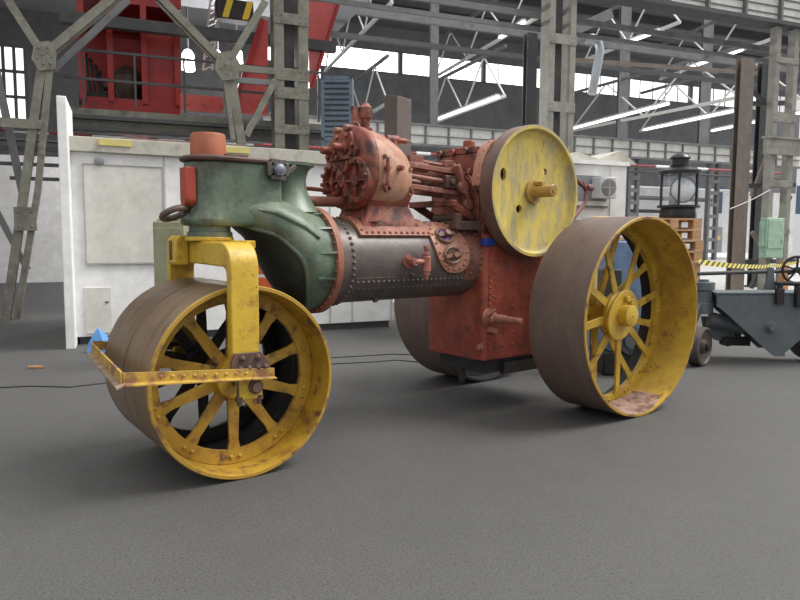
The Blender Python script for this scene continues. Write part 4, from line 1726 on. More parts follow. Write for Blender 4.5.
# dark crane bridge overhead at the left
mb = MB()
hbox(mb, -13.6, UW(atw(312, 0, 19))[0], 19, 21, 8.0, 9.2)
g = obj('crane_bridge', mb, STEELD, smooth=False)
tag(g, 'dark box girder of the crane bridge above the red cab', 'crane bridge')
mb = MB()
for i in range(14):
    hbox(mb, -13 + i * 1.2, -12.94 + i * 1.2, 18.93, 19, 8.0, 9.2)
obj('stiffener', mb, STEELM, g, smooth=False)
mb = MB()
hbox(mb, -13.6, UW(atw(318, 0, 29))[0], 13.0, 29, 9.4, 9.7)
struct('ceiling_left', mb, ROOFM, smooth=False)
# dark boards behind the cab
mb = MB()
hbox(mb, -13.5, UW(atw(262, 60, 28))[0], 28, 28.2, 5.2, 9.4)
tag(obj('dark_hoarding', mb, STEELD, smooth=False), 'dark boarding behind the red crane cab', 'boarding')
# daylit windows at the extreme left
dp = emit('daylit_pane', (.93, .96, 1), 1.0)
(u0, _), (u1, _) = UW(atw(-30, 80, 27.5)), UW(atw(26, 80, 27.5))
z0, z1 = atw(10, 122, 27.5).z, atw(10, 46, 27.5).z
wn = MB()
for j in range(6):
    uu = u0 + (u1 - u0) * j / 5
    hbox(wn, uu - .05, uu + .05, 27.4, 27.6, z0, z1)
for j in range(4):
    zz = z0 + (z1 - z0) * j / 3
    hbox(wn, u0, u1, 27.42, 27.58, zz - .05, zz + .05)
w_ = struct('window_50', wn, STEELD, smooth=False)
wn = MB()
hbox(wn, u0, u1, 27.5, 27.52, z0, z1)
obj('pane', wn, dp, w_, smooth=False)
# ladder
g = thing('access_ladder', 'narrow pale lattice ladder hanging right of the crane cab', 'ladder', atw(205, 100, 17))
for dx in (0, 9):
    mb = MB()
    q0, q1 = atw(203 + dx, 70, 17), atw(211 + dx, -5, 17)
    q2 = q0 + (q1 - q0) * ((9.38 - q0.z) / (q1.z - q0.z))
    mb.beam(q0, q2, .05, .05)
    obj('stile', mb, PALES, g, smooth=False)
for i in range(12):
    mb = MB()
    f = i / 12
    mb.beam(atw(203 + 8 * f, 70 - 75 * f, 17), atw(212 + 8 * f, 66 - 75 * f, 17), .03, .03)
    obj('rung', mb, PALES, g, smooth=False)
# hook block with hazard stripes
g = thing('hook_block', 'dark hook block with yellow hazard stripes beside the ladder', 'hook block', atw(235, 22, 16.6))
mb = MB()
c = atw(234, 12, 16.6)
mb.obox(c, E * .42, N * .2, Z * .22)
obj('body', mb, BLACK, g, bevel=.03)
mb = MB()
mb.tube([c + Z * .2, V((c.x, c.y, 9.4))], .05, 8)
obj('hoist_rope', mb, STEELD, g)
mb = MB()
for s in (-.3, .15):
    mb.prism([c + E * s - N * .21 - Z * .2, c + E * (s + .14) - N * .21 - Z * .2, c + E * (s + .26) - N * .21 + Z * .2, c + E * (s + .12) - N * .21 + Z * .2], N * .01)
obj('stripe', mb, HOLEP, g, smooth=False)
# high bay lamps (bright)
for i, (x, y, r_, lab) in enumerate(((188, 60, .16, 'bright lamp right of the crane cab'), (237, 58, .15, 'bright lamp beside the Y-shaped brace node'), (314, 67, .17, 'bright lamp right of the nearest lattice column'), (218, 54, .06, 'small bright lamp left of the brace node'))):
    c = atw(x, y, 21.5)
    t = thing('bay_lamp', lab, 'lamp', c, 'bright bay lamps at the left')
    mb = MB()
    mb.lathe([(-r_ * 1.9, r_ * 1.1), (-r_ * 1.8, r_ * 1.2), (r_, r_ * 1.1), (r_ * 1.8, r_ * .6), (r_ * 2, .0001)], c, Z, 20)
    obj('shade', mb, emit('bay_lamp_glow_%d' % i, (1, 1, 1), 2.5), t)
    mb = MB()
    mb.tube([c + Z * r_ * 1.9, V((c.x, c.y, 9.4))], .03, 6)
    obj('hanger', mb, STEELD, t)
    pl_ = bpy.data.lights.new('bay_lamp_light', 'POINT')
    pl_.energy = 320 if i < 3 else 60
    pl_.shadow_soft_size = .3
    po = bpy.data.objects.new('bay_lamp_light', pl_)
    COL.objects.link(po)
    po.location = c - Z * .5 - N * .45

# ================================================================== CABINS AND THINGS ON THE FLOOR
# white site cabin behind the roller
pa, pb = atz(76, 345, 0), atz(393, 326.5, 0)
cd_ = (pb - pa).normalized()
cn = V((-cd_.y, cd_.x, 0))
if cn.dot(FWD) < 0:
    cn = -cn
LN = (pb - pa).length
cabz = 2.53
site = thing('site_cabin', 'long white site cabin with a large board panel behind the roller', 'cabin', (pa + pb) / 2)


def CB(s, dpt, z):
    return pa + cd_ * s + cn * dpt + Z * z


def cbox(mb, s0, s1, d0, d1, z0, z1):
    return mb.obox(CB((s0 + s1) / 2, (d0 + d1) / 2, (z0 + z1) / 2), cd_ * ((s1 - s0) / 2), cn * ((d1 - d0) / 2), Z * ((z1 - z0) / 2))


def cab_s(px, py=250):
    """distance along the cabin front of the picture column px"""
    v = ray(px, py)
    t = (pa - CAM).dot(cn) / v.dot(cn)
    q = CAM + v * t
    return (q - pa).dot(cd_), q.z


mb = MB()
cbox(mb, 0, LN, 0, 2.5, .10, cabz)
obj('body', mb, CABW, site, bevel=.01, smooth=False)
mb = MB()
cbox(mb, .05, LN - .05, .05, 2.4, 0, .10)
obj('plinth', mb, STEELD, site, smooth=False)
mb = MB()
cbox(mb, -.03, LN + .06, -.08, 2.6, cabz, cabz + .19)
obj('roof', mb, FASC, site, bevel=.008, smooth=False)
s0, za = cab_s(86.5, 263)
s1, zb = cab_s(162, 168)
mb = MB()
cbox(mb, s0, s1, -.03, 0, za, zb)
pn = obj('board_panel', mb, PANEL, site, bevel=.004, smooth=False, label='large off-white hardboard panel')
mb = MB()
for q in ((s0 - .012, s1 + .012, za - .018, za), (s0 - .012, s1 + .012, zb, zb + .012), (s0 - .012, s0, za, zb), (s1, s1 + .012, za, zb)):
    cbox(mb, q[0], q[1], -.04, 0, q[2], q[3])
obj('panel_frame', mb, mat('panel_edge_grey', (.40, .40, .38), [], .6), pn, smooth=False)
s0, za = cab_s(86, 334)
s1, zb = cab_s(111, 287)
mb = MB()
cbox(mb, s0, s1, -.025, 0, za, zb)
ht = obj('hatch', mb, PANEL, site, bevel=.006, smooth=False)
mb = MB()
cbox(mb, s1 - .08, s1 - .04, -.04, -.025, (za + zb) / 2 + .1, (za + zb) / 2 + .12)
obj('latch', mb, STEELD, ht, smooth=False)
for px in (166, 262, 330, 352, 391):
    s0, _ = cab_s(px)
    mb = MB()
    cbox(mb, s0 - .012, s0 + .012, -.012, 0, .12, cabz)
    obj('joint_strip', mb, mat('joint_grey', (.5, .5, .5), [], .6), site, smooth=False)
mb = MB()
s0, _ = cab_s(99, 160)
mb.lathe([(0, .06), (.06, .055), (.07, .03)], CB(s0, 0, 2.42), -cn, 14)
obj('wall_lamp', mb, GREYB, site)
for i, (px, ln) in enumerate(((102, .4), (215, .5))):
    s0, _ = cab_s(px)
    mb = MB()
    cbox(mb, s0, s0 + ln, -.1, -.081, cabz + .09, cabz + .17)
    tag(obj('paper_notice', mb, YPAPER, smooth=False), ('yellow paper strip on the cabin roof edge above the panel', 'yellow paper strip on the cabin roof edge beside the king pin')[i], 'notice')
# roof clutter: pipes on the cabin roof
for i, (dd, zz, m, r_) in enumerate(((.5, .17, RUSTDK, .05), (1.0, .17, STEELM, .06), (1.6, .20, WHT, .07))):
    mb = MB()
    mb.tube([CB(.7, dd, cabz + .19 + r_), CB(LN * .52, dd, cabz + .19 + r_)], r_, 10)
    tag(obj('stored_pipe', mb, m), ('rusty pipe lying along the front of the cabin roof', 'grey pipe lying along the middle of the cabin roof', 'white pipe lying at the back of the cabin roof')[i], 'pipe')
# tall white partition at the cabin's left end
pp = atz(77, 349, 0)
mb = MB()
o_ = pp
dl = N
mb.obox(o_ + Z * 1.58 + dl * .55 - E * .07, E * .055, dl * .55, Z * 1.58)
tag(obj('partition_board', mb, CABW, bevel=.01, smooth=False), 'tall narrow white partition board at the left end of the cabin', 'partition')
# olive box, orange and white barrier boards
ol = MB()
c = atd(172, 238, 7.6)
ol.obox(V((c.x, c.y, .80)), _r * .17, _d * .12, Z * .80)
ol.obox(V((c.x, c.y, 1.61)) , _r * .13, _d * .10, Z * .02)
t = obj('olive_cabinet', ol, OLIVE, bevel=.01, smooth=False)
tag(t, 'narrow olive cabinet standing behind the fork and towing shackle', 'cabinet')
dr = MB()
dr.obox(V((c.x, c.y, .85)) - _d * .125, _r * .15, _d * .006, Z * .68)
obj('door', dr, OLIVE, t, bevel=.004, smooth=False)
c = atd(268, 300, 8.1)
g = thing('barrier_board', 'orange and white barrier board behind the front roll', 'barrier', (c.x, c.y, 0))
for i in range(3):
    mb = MB()
    zc = .62 + i * .24
    mb.obox(V((c.x, c.y, zc)), _r * .42, _d * .02, Z * .10)
    obj('orange_board', mb, ORANGE, g, smooth=False)
    if i < 2:
        mb = MB()
        mb.obox(V((c.x, c.y, zc + .12)), _r * .42, _d * .015, Z * .02)
        obj('white_board', mb, WHT, g, smooth=False)
for s in (-.38, .38):
    mb = MB()
    mb.obox(V((c.x, c.y, .62)) + _r * s + _d * .03, _r * .03, _d * .02, Z * .62)
    obj('post', mb, WHT, g, smooth=False)
    mb = MB()
    mb.obox(V((c.x, c.y, .02)) + _r * s, _r * .05, _d * .25, Z * .02)
    obj('foot', mb, BLACK, g, smooth=False)
mb = MB()
c = atz(99, 352, 0) + _d * .0
mb.loft([[V((c.x, c.y, 0)) + _r * (a_ * k_) + _d * (b_ * k_) + Z * z_ for a_, b_ in ((-.12, -.1), (.14, -.12), (.16, .12), (-.08, .14))] for k_, z_ in ((1, 0), (.8, .12), (.45, .22), (.1, .30))])
tag(obj('tarpaulin', mb, TARPB, bevel=.01), 'bright blue folded sheet on the floor beside the front roll', 'tarpaulin')

# louvred blue-grey cabinet and brown duct on the cabin roof
c = atw(337, 150, 11.6)
zb = cabz + .19
zt = atw(336, 76, 11.6).z
g = thing('louvre_cabinet', 'blue-grey louvred cabinet standing on the cabin roof', 'cabinet', (c.x, c.y, zb))
hw_ = .27
mb = MB()
mb.obox(V((c.x, c.y, (zb + zt) / 2)) + _d * .2, _r * hw_, _d * .2, Z * ((zt - zb) / 2))
obj('case', mb, LOUV, g, bevel=.012)
mb = MB()
for s in (-1, 1):
    mb.obox(V((c.x, c.y, (zb + zt) / 2)) + _r * s * (hw_ - .03) - _d * .012, _r * .03, _d * .012, Z * ((zt - zb) / 2))
for z in (zb + .03, zb + .42, zt - .03):
    mb.obox(V((c.x, c.y, z)) - _d * .012, _r * hw_, _d * .012, Z * .03)
obj('frame', mb, LOUV, g, smooth=False)
mb = MB()
n_ = 11
for i in range(n_):
    z = zb + .5 + i * (zt - zb - .58) / (n_ - 1)
    mb.obox(V((c.x, c.y, z)) - _d * .015, _r * (hw_ - .06), (_d * .02 + Z * .018), Z * .016 - _d * .006)
obj('louvre', mb, LOUV, g, smooth=False)
mb = MB()
mb.obox(V((c.x, c.y, (zb + .45 + zt) / 2)) - _d * .002, _r * (hw_ - .06), _d * .003, Z * ((zt - zb - .5) / 2))
obj('dark_backing', mb, mat('louvre_shadow_grey', (.05, .06, .075), [], .6), g, smooth=False)
c = atw(396, 150, 11.3)
zt = atw(396, 95, 11.3).z
g = thing('brown_duct_box', 'tall brown-grey sheet metal duct behind the riveted cylinder', 'duct', (c.x, c.y, zb))
mb = MB()
mb.loft([[V((c.x, c.y, 0)) + _r * a_ + _d * b_ + Z * (z_ + (sl_ if a_ > 0 else 0)) for a_, b_ in ((-.21, .0), (.02, -.20), (.27, .10), (.04, .30))] for z_, sl_ in ((zb, 0), (zt, -.05))])
obj('casing', mb, DUCTB, g, bevel=.01, smooth=False)
mb = MB()
mb.loft([[V((c.x, c.y, 0)) + _r * a_ * 1.06 + _d * (b_ - .04) * 1.06 + _d * .04 + Z * z_ for a_, b_ in ((-.21, .0), (.02, -.20), (.27, .10), (.04, .30))] for z_ in (zb, zb + .05)])
obj('skirt', mb, DUCTB, g, smooth=False)

# right hand cabin with fan unit
zc = 10.2
c = atd(597, 240, zc)
g = thing('fan_cabin', 'white cabin with an outdoor fan unit, behind the big rear wheel', 'cabin', (c.x, c.y, 0))
e1 = E
n1 = N
uc, wc = UW(c)
uL = UW(atw(478, 200, wc))[0]
uR = UW(atw(624, 200, wc))[0]
zt = atw(600, 165, wc).z


def gb(u0, u1, w0, w1, z0, z1, name, m, par=None, **k):
    mb = MB()
    hbox(mb, u0, u1, w0, w1, z0, z1)
    return obj(name, mb, m, par or g, smooth=False, **k)


gb(uL, uR, wc, wc + 2.5, .1, zt, 'body', CABW, bevel=.01)
gb(uL, uR - .02, wc + .03, wc + 2.4, 0, .1, 'plinth', STEELD)
gb(uL, uR + .03, wc - .06, wc + 2.5, zt, zt + .06, 'roof_edge', CABW)
gb(uR - .28, uR, wc - .03, wc, .1, zt, 'corner_post', WHT)
zA, zB = atw(595, 199, wc).z, atw(595, 178, wc).z
u0, u1 = UW(atw(560, 190, wc))[0], UW(atw(606, 190, wc))[0]
gb(u0, u1, wc - .02, wc, zA - .03, zB + .03, 'window_opening', GREYB)
gb(u0, u1, wc - .05, wc, zA - .13, zA - .10, 'sill', GREYM)
u2 = UW(atw(590, 190, wc))[0]
fan = thing('fan_unit', 'white outdoor fan unit with round grille in the cabin window', 'air conditioner', H((u2 + u1) / 2, wc - .12, zA))
mb = MB()
hbox(mb, u2, u1 - .01, wc - .24, wc - .025, zA, zB)
obj('case', mb, mat('ac_white', (.55, .56, .56), [], .5), fan, bevel=.01)
cc = H(u2 + (u1 - u2) * .47, wc - .24, (zA + zB) / 2)
mb = MB()
mb.lathe([(0, .125), (.008, .125), (.008, .0001)], cc, -N, 28)
obj('fan_disc', mb, GREYM, fan)
mb = MB()
for i in range(5):
    r_ = .025 + i * .024
    mb.tube([cc - N * .02 + (E * cos(2 * pi * j / 20) + Z * sin(2 * pi * j / 20)) * r_ for j in range(20)], .004, 5, closed=True)
mb.beam(cc - N * .02 - E * .125, cc - N * .02 + E * .125, .01, .01)
mb.beam(cc - N * .02 - Z * .125, cc - N * .02 + Z * .125, .01, .01)
obj('grille', mb, mat('ac_white_ring', (.4, .41, .42), [], .5), fan)
# clutter on its roof
mb = MB()
zz = zt + .06
pts = [(0, 0), (.5, .14), (.9, .06), (1.3, .2), (1.6, .02)]
ub_ = UW(atw(585, 160, wc))[0]
mb.prism([H(ub_ - .5 + a_, wc + .2, zz + b_) for a_, b_ in pts] + [H(ub_ + 1.1, wc + .2, zz), H(ub_ - .5, wc + .2, zz)], N * 1.4)
tag(obj('dust_sheet', mb, FASC), 'crumpled pale dust sheet on the roof of the fan cabin', 'sheet')
# boxes in front of the cabin
c = atd(599, 240, 8.9)
mb = MB()
mb.obox(V((c.x, c.y, .86)), _r * .10, _d * .15, Z * .86)
b_ = obj('yellow_locker', mb, YBOX, bevel=.01, smooth=False)
tag(b_, 'pale yellow locker top seen over the rear wheel, below the fan unit', 'locker')
mb = MB()
mb.obox(V((c.x, c.y, .86)) - _d * .153, _r * .085, _d * .004, Z * .8)
obj('door', mb, YBOX, b_, smooth=False)
c = atd(575, 240, 8.9)
mb = MB()
mb.obox(V((c.x, c.y, .84)), _r * .19, _d * .15, Z * .84)
b_ = obj('grey_locker', mb, GREYB, bevel=.01, smooth=False)
tag(b_, 'low grey locker between flywheel and the yellow locker', 'locker')

# blue machine seen through the rear wheel's spokes
c = atd(626, 285, 7.35)
g = thing('blue_machine', 'blue machine casing seen through the spokes of the near rear wheel', 'machine', (c.x, c.y, 0))
mb = MB()
mb.obox(V((c.x, c.y, .83)), _r * .24, _d * .25, Z * .58)
obj('casing', mb, BLUEM, g, bevel=.02)
mb = MB()
mb.obox(V((c.x, c.y, .125)), _r * .30, _d * .27, Z * .125)
obj('base', mb, BLACK, g, bevel=.02)
mb = MB()
o_ = V((c.x, c.y, .38)) - _d * .25 - _r * .02
mb.lathe([(0, .15), (.06, .15), (.06, .09), (.10, .085), (.10, .0001)], o_, -_d, 28)
for i in range(8):
    t = 2 * pi * i / 8
    mb.hexb(o_ - _d * .06 + _r * .12 * cos(t) + Z * .12 * sin(t), -_d, .016, .02)
obj('flange', mb, mat('blue_grey_flange', (.12, .14, .16), [], .5), g)
mb = MB()
for i in range(9):
    mb.hexb(V((c.x, c.y, .42 + i * .11)) - _d * .25 + _r * .2, -_d, .014, .018)
obj('casing_bolt', mb, BLACK, g)
mb = MB()
o_ = V((c.x, c.y, .9)) - _d * .26 - _r * .26
mb.obox(o_, _r * .1, _d * .1, Z * .22)
mb.cyl(o_ + Z * .2, o_ + Z * .32, .04)
obj('gearbox', mb, mat('green_black', (.03, .045, .035), [], .5), g, bevel=.01)

# ---- pallets and lantern
PZ = 9.4
c = atd(651, 300, PZ)
px_, py_ = c.x, c.y
pr = _r * cos(.18) + _d * sin(.18)
pd = _d * cos(.18) - _r * sin(.18)
PWD, PDP, PH = .40, .50, .1425


def PP(a_, b_, z):
    return V((px_, py_, 0)) + pr * a_ + pd * b_ + Z * z


def make_pallet():
    t = thing('pallet', 'p', 'pallet', (px_, py_, 0), 'stacked wooden pallets')

    def slab(a0, a1, b0, b1, z0, z1, name):
        mb = MB()
        mb.obox(PP((a0 + a1) / 2, (b0 + b1) / 2, (z0 + z1) / 2), pr * ((a1 - a0) / 2), pd * ((b1 - b0) / 2), Z * ((z1 - z0) / 2))
        return obj(name, mb, WOOD, t, smooth=False)
    for i in range(5):
        b0 = -PDP + i * (2 * PDP - .13) / 4
        slab(-PWD, PWD, b0, b0 + .13, .114, .136, 'deck_board')
    for a0 in (-PWD, -.06, PWD - .12):
        slab(a0, a0 + .12, -PDP, PDP, .092, .114, 'stringer')
        slab(a0, a0 + .12, -PDP, PDP, 0, .02, 'bottom_board')
        for b0 in (-PDP, -.06, PDP - .12):
            slab(a0, a0 + .12, b0, b0 + .12, .02, .092, 'block')
    return t


def dup(o, loc, rz, label):
    r = o.copy()
    COL.objects.link(r)
    r.location = loc
    r.rotation_euler = (0, 0, rz)
    r['label'] = label
    for ch in o.children:
        d_ = ch.copy()
        COL.objects.link(d_)
        d_.parent = r
    return r


NP = 12
ordn = ['topmost', 'second', 'third', 'fourth', 'fifth', 'sixth', 'seventh', 'eighth', 'ninth', 'tenth', 'eleventh', 'bottom']
first = make_pallet()
first['label'] = 'bottom wooden pallet of the stack behind the rear wheel'
for i in range(1, NP):
    nm = ordn[NP - 1 - i]
    lab = 'topmost wooden pallet directly under the black lantern' if nm == 'topmost' else '%s wooden pallet from the top of the stack under the lantern' % nm
    dup(first, V((px_, py_, i * PH)) + pr * random.uniform(-.03, .03), random.uniform(-.05, .05), lab)
PT = NP * PH
lz = PT
lc = atd(678, 212, PZ - .12)
ln = thing('lantern', 'large black ship-style lantern with glass lens on the pallet stack', 'lantern', (lc.x, lc.y, lz))
lo = V((lc.x, lc.y, lz))
k_ = PZ / FPX
zl = lambda py: CAM.z + (ray(679, py).z) * (PZ - .1) / 1.0
z_b0, z_b1, z_l0, z_l1 = lz, zl(207.5), zl(208), zl(173)
R_ = .265
mb = MB()
mb.lathe([(0, .24), (.03, .25), (max(.05, z_b1 - lz - .02), .23), (max(.07, z_b1 - lz), .26)], lo, Z, 8)
obj('base', mb, BLK, ln)
mb = MB()
zA = V((lo.x, lo.y, z_l0))
hL = z_l1 - z_l0
mb.lathe([(0, R_ + .01), (.03, R_ + .01), (.03, R_ - .03), (0, R_ - .03)], zA, Z, 40, closed=True)
fr_ = obj('bottom_ring', mb, BLK, ln)
mb = MB()
mb.lathe([(hL - .035, R_ + .015), (hL, R_ + .015), (hL, R_ - .03), (hL - .035, R_ - .03)], zA, Z, 40, closed=True)
obj('top_ring', mb, BLK, ln)
for i in range(6):
    t = 2 * pi * i / 6 + .15
    mb = MB()
    e = _r * cos(t) + _d * sin(t)
    mb.beam(zA + e * R_ * .97, zA + e * R_ * .97 + Z * hL, .022, .022)
    obj('upright', mb, BLK, ln, smooth=False)
mb = MB()
mb.lathe([(.03, R_ - .02), (hL - .035, R_ - .02)], zA, Z, 40)
gl = MB()
gl.lathe([(.03, R_ - .012), (hL - .035, R_ - .012), (hL - .035, R_ - .018), (.03, R_ - .018)], zA, Z, 40, closed=True)
obj('glass', gl, LENS, ln)
mb = MB()
o_ = zA + Z * hL * .5 - _d * .06
mb.lathe([(-.05, .0001), (-.045, .06), (-.02, .13), (.02, .17), (.028, .17), (.02, .10), (.0, .0001)], o_ - _d * .08, _d, 36)
obj('lens_glare_disc', mb, mat('lens_glare_white', (.93, .94, .95), [((.7, .72, .73), 14, .62, .08)], .25, bump=0, rvar=.04), ln)  # white colour stands for window light mirrored in the lens
mb = MB()
mb.tube([o_ - _d * .08 + (_r * cos(2 * pi * j / 30) + Z * sin(2 * pi * j / 30)) * .17 for j in range(30)], .008, 8, closed=True)
obj('lens_ring', mb, BLK, ln)
zT = V((lo.x, lo.y, z_l1))
mb = MB()
mb.lathe([(0, R_ + .02), (.015, R_ + .02), (.03, R_ - .01), (.06, .16), (.08, .125), (.085, .13), (.10, .13), (.105, .12), (.175, .12), (.18, .135), (.195, .135), (.23, .11), (.255, .06), (.262, .0001)], zT, Z, 40)
obj('hood', mb, BLK, ln)

# ---- grey machine at the right edge
MZ = 7.9
mr = (_r * cos(.12) - _d * sin(.12))      # along the plate, towards the right edge
mdp = _d * cos(.12) + _r * sin(.12)
c0 = atd(718, 300, MZ)
mo_ = V((c0.x, c0.y, 0))


def MP(a_, b_, z):
    return mo_ + mr * a_ + mdp * b_ + Z * z


sc_ = MZ / FPX


def mpx(px, py):
    """plate coordinates of a picture point (on the machine's front plate plane)"""
    v = ray(px, py)
    t = (mo_ - CAM).dot(mdp) / v.dot(mdp)
    q = CAM + v * t
    return (q - mo_).dot(mr), q.z


mach = thing('grey_machine', 'grey painted wheeled machine frame at the right edge', 'machine', MP(.5, 0, 0))
outl = [(717, 293), (830, 294), (830, 345), (803, 338), (784, 354), (774, 354), (722, 307), (717, 304)]
pts = [MP(a_, 0, z) for a_, z in (mpx(*p) for p in outl)]
mb = MB()
mb.prism(pts, mdp * .035)
obj('side_plate', mb, MACHG, mach, bevel=.006, smooth=False)
mb = MB()
mb.prism([p + mdp * .45 for p in pts], mdp * .035)
mb.prism([MP(*mpx_) for mpx_ in [(mpx(717, 293)[0], 0, mpx(717, 293)[1]), (mpx(830, 293)[0], 0, mpx(830, 293)[1]), (mpx(830, 293)[0], .48, mpx(830, 293)[1]), (mpx(717, 293)[0], .48, mpx(717, 293)[1])]], -Z * .03)
obj('far_plate', mb, MACHG, mach, smooth=False)
mb = MB()
for (xa, ya), (xb, yb) in zip(outl[4:7], outl[5:8]):
    a1_, z1_ = mpx(xa, ya)
    a2_, z2_ = mpx(xb, yb)
    mb.beam(MP(a1_, -.012, z1_), MP(a2_, -.012, z2_), .05, .02, mdp)
obj('edge_flange', mb, MACHG, mach, smooth=False)
mb = MB()
a_, z_ = mpx(708, 315)
zt_ = mpx(708, 283)[1]
mb.lathe([(z_, .09), (z_ + .01, .115), (z_ + .12, .115), (z_ + .13, .10), (zt_ - .1, .10), (zt_ - .09, .125), (zt_ - .005, .125), (zt_, .11)], MP(a_, .2, 0), Z, 32)
mb.lathe([(zt_, .06), (zt_ + .03, .055)], MP(a_, .2, 0), Z, 16)
obj('pivot_post', mb, MACHG, mach)
mb = MB()
a1_, z1_ = mpx(716, 321)
a2_, z2_ = mpx(752, 330)
mb.cyl(MP(a1_, .24, z1_), MP(a2_, .24, z2_), .085, n=24)
obj('axle_tube', mb, MACHG, mach)
mb = MB()
pl = [(712, 320), (750, 322), (748, 340), (738, 346), (726, 345), (714, 332)]
mb.prism([MP(mpx(*p)[0], .38, mpx(*p)[1]) for p in pl], mdp * .05)
obj('rear_bracket', mb, MACHG, mach, bevel=.01)
mb = MB()
a_, z_ = mpx(770, 327)
mb.lathe([(0, .075), (.01, .075), (.015, .055), (.05, .05)], MP(a_, 0, z_), -mdp, 20)
mb.hexb(MP(a_, -.05, z_), -mdp, .04, .04)
obj('plate_boss', mb, MACHG, mach)
mb = MB()
a1_, z1_ = mpx(699, 274)
a2_, z2_ = mpx(830, 270)
mb.cyl(MP(a1_, .05, z1_), MP(a2_, .05, z2_), .022, n=12)
obj('control_rod', mb, STEELD, mach)
mb = MB()
a_, z_ = mpx(771, 290)
mb.prism([MP(a_ - .06, .02, z_), MP(a_ + .08, .02, z_), MP(a_ + .05, .02, z_ + .1), MP(a_ + .03, .02, z_ + .26), MP(a_ - .03, .02, z_ + .26), MP(a_ - .04, .02, z_ + .1)], mdp * .06)
obj('rod_bracket', mb, MACHG, mach, bevel=.01)
mb = MB()
a_, z_ = mpx(778, 296)
mb.obox(MP(a_, -.04, z_), mr * .04, mdp * .04, Z * .09)
mb.cyl(MP(a_, -.04, z_ + .08), MP(a_, -.04, z_ + .16), .03)
mb.cyl(MP(a_ - .05, -.04, z_ + .15), MP(a_ + .35, -.04, z_ + .14), .025)
mb.obox(MP(a_ + .22, -.04, z_ - .0), mr * .05, mdp * .05, Z * .12)
obj('lever_gear', mb, BLACK, mach, bevel=.006)
hw_ = MB()
a_, z_ = mpx(797, 270)
o_ = MP(a_, .0, z_)
hx = (mr * .9 - mdp * .1).normalized()
hw_.tube([o_ + (hx * cos(2 * pi * j / 32) + Z * sin(2 * pi * j / 32)) * .15 for j in range(32)], .016, 8, closed=True)
for j in range(5):
    t = 2 * pi * j / 5 + .3
    hw_.beam(o_, o_ + (hx * cos(t) + Z * sin(t)) * .15, .018, .022, mdp)
hw_.lathe([(-.03, .035), (.03, .035)], o_, mdp, 14)
hw_.cyl(o_, o_ + mdp * .2 - Z * .05, .02, n=10)
obj('hand_wheel', hw_, BLACK, mach)
# small iron wheel
wz = .222
wp_ = atz(704, 366, 0)
wax = (_r * .72 - _d * .69).normalized()
wc_ = V((wp_.x, wp_.y, wz))
mb = MB()
mb.lathe([(-.14, .205), (-.13, .222), (.0, .222), (.01, .20), (-.01, .185), (-.03, .08), (.02, .07), (.02, .03), (-.14, .03)], wc_, wax, 48, closed=True)
whl = obj('iron_wheel', mb, IRONW, mach)
mb = MB()
mb.cyl(wc_ + wax * .04, wc_ - wax * .35, .03, n=14)
mb.lathe([(-.02, .055), (.05, .05), (.055, .03)], wc_, wax, 16)
obj('wheel_hub', mb, BLACK, whl)
mb = MB()
q1 = wc_ - wax * .25
a_, z_ = mpx(708, 300)
mb.beam(q1, MP(a_, .2, z_), .07, .09)
obj('wheel_fork', mb, MACHG, mach, smooth=False)
mb = MB()
a_, z_ = mpx(748, 345)
mb.obox(MP(a_, .42, .20), mr * .16, mdp * .07, Z * .05)
mb.cyl(MP(a_ - .10, .34, .20), MP(a_ - .10, .50, .20), .06)
mb.cyl(MP(a_ + .02, .38, .22), MP(a_ + .02, .38, .50), .035)
obj('spring_gear', mb, BLACK, mach, bevel=.006)
mb = MB()
a_, z_ = mpx(800, 345)
mb.lathe([(-.14, .26), (-.12, .28), (.10, .28), (.12, .24), (.08, .08), (.16, .06)], MP(a_ + .28, .25, .28), -mdp, 36)
obj('front_wheel', mb, BLACK, mach)

# ---- barrier tape (strung between the lantern's pallets and the right-hand column)
tb = MB()
a, b = atd(699, 262, 8.78), atw(802, 261, WR - .6)
n_ = 12
vs, fs, uv = [], [], []
for i in range(n_ + 1):
    f = i / n_
    p = a.lerp(b, f) - Z * (.10 * 4 * f * (1 - f))
    vs += [p + Z * .035, p - Z * .035]
me = bpy.data.meshes.new('barrier_tape')
me.from_pydata([v - a for v in vs], [], [(2 * i, 2 * i + 1, 2 * i + 3, 2 * i + 2) for i in range(n_)])
ul = me.uv_layers.new(name='UVMap')
Lt = (b - a).length
for poly in me.polygons:
    for li in poly.loop_indices:
        vi = me.loops[li].vertex_index
        ul.data[li].uv = ((vi // 2) / n_ * Lt / .34, (vi % 2) * .6)
me.materials.append(TAPE)
to = bpy.data.objects.new('barrier_tape', me)
COL.objects.link(to)
to.location = a
sd = to.modifiers.new('thick', 'SOLIDIFY')
sd.thickness = .002
tag(to, 'yellow and black striped barrier tape strung above the grey machine', 'barrier tape')
# white rope on the right
mb = MB()
a, b = atw(730, 209, WR - .3), atw(770, 190, WR - .3)
mb.tube([a, a.lerp(b, .5) - Z * .03, b], .012, 6)
tag(obj('guy_rope', mb, PALES), 'thin white rope slanting across the brown post', 'rope')
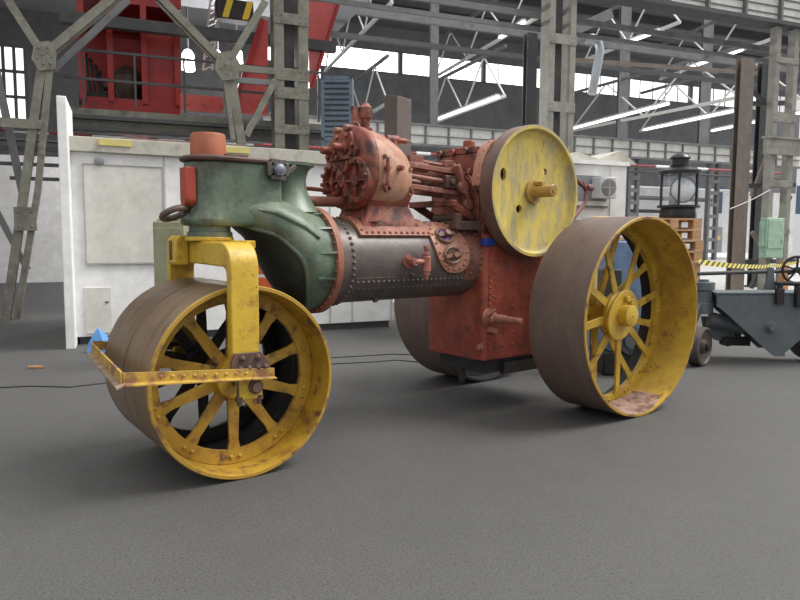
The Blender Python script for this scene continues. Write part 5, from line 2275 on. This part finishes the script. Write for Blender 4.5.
# cables and a leaf on the floor
mb = MB()
mb.tube([atz(x, y, .006) for x, y in ((-10, 388), (30, 386), (70, 387), (104, 383), (140, 378))], .006, 6)
tag(obj('floor_cable', mb, BLACK), 'thin black cable on the floor left of the front roll', 'cable')
mb = MB()
mb.tube([atz(x, y, .006) for x, y in ((325, 358), (360, 356), (392, 354), (420, 355))], .006, 6)
tag(obj('floor_cable', mb, BLACK), 'thin black cable on the floor under the boiler, nearer the roll', 'cable')
mb = MB()
mb.tube([atz(x, y, .006) for x, y in ((330, 364), (370, 362), (396, 360), (430, 363))], .006, 6)
tag(obj('floor_cable', mb, BLACK), 'thin black cable on the floor crossing to the far rear wheel', 'cable')
lf = MB()
c = atz(35, 368, .004)
lf.loft([[c + _r * a_ + _d * b_ + Z * z_ for a_, b_ in ((-.09, 0), (-.03, .05), (.06, .04), (.1, .0), (.03, -.04), (-.05, -.03))] for z_ in (0, .02)])
tag(obj('fallen_leaf', lf, LEAFM), 'dry brown leaf on the asphalt at far left', 'leaf')

# ================================================================== LIGHT
wd = bpy.data.worlds.new('sky')
S.world = wd
wd.use_nodes = True
nt = wd.node_tree
bg = nt.nodes['Background']
tc = nt.nodes.new('ShaderNodeTexCoord')
sx = nt.nodes.new('ShaderNodeSeparateXYZ')
nt.links.new(tc.outputs['Generated'], sx.inputs[0])
# overcast sky, a good deal brighter low down on the far (window) side of the hall
cr = nt.nodes.new('ShaderNodeValToRGB')
nt.links.new(sx.outputs['Z'], cr.inputs[0])
cr.color_ramp.elements[0].position = 0.0
cr.color_ramp.elements[0].color = (.40, .40, .40, 1)
cr.color_ramp.elements[1].position = 1.0
cr.color_ramp.elements[1].color = (1.02, 1.02, 1.02, 1)
dt = nt.nodes.new('ShaderNodeVectorMath')
dt.operation = 'DOT_PRODUCT'
nt.links.new(tc.outputs['Generated'], dt.inputs[0])
dt.inputs[1].default_value = N
mrw = nt.nodes.new('ShaderNodeMapRange')
mrw.inputs['From Min'].default_value = .62
mrw.inputs['From Max'].default_value = .9
mrw.inputs['To Min'].default_value = 1.0
mrw.inputs['To Max'].default_value = 6.0
nt.links.new(dt.outputs['Value'], mrw.inputs['Value'])
vmw = nt.nodes.new('ShaderNodeVectorMath')
vmw.operation = 'SCALE'
nt.links.new(cr.outputs['Color'], vmw.inputs[0])
nt.links.new(mrw.outputs['Result'], vmw.inputs['Scale'])
nt.links.new(vmw.outputs['Vector'], bg.inputs['Color'])
bg.inputs['Strength'].default_value = 1.0
sl_ = bpy.data.lights.new('skylight_sun', 'SUN')
sl_.energy = 2.5
sl_.angle = radians(28)
sl_.color = (1, .98, .95)
so = bpy.data.objects.new('skylight_sun', sl_)
COL.objects.link(so)
dirv = (-_r * .78 - _d * .12 - Z * 1.0)     # light travels left, away and down
so.rotation_euler = dirv.to_track_quat('-Z', 'Y').to_euler()
so.location = (0, 0, 12)

vs_ = S.view_settings
vs_.view_transform = 'Standard'
vs_.look = 'None'
vs_.exposure = .56
vs_.gamma = 1
vs_.use_curve_mapping = False
S.cycles.use_denoising = True
S.cycles.max_bounces = 6
S.cycles.transparent_max_bounces = 12
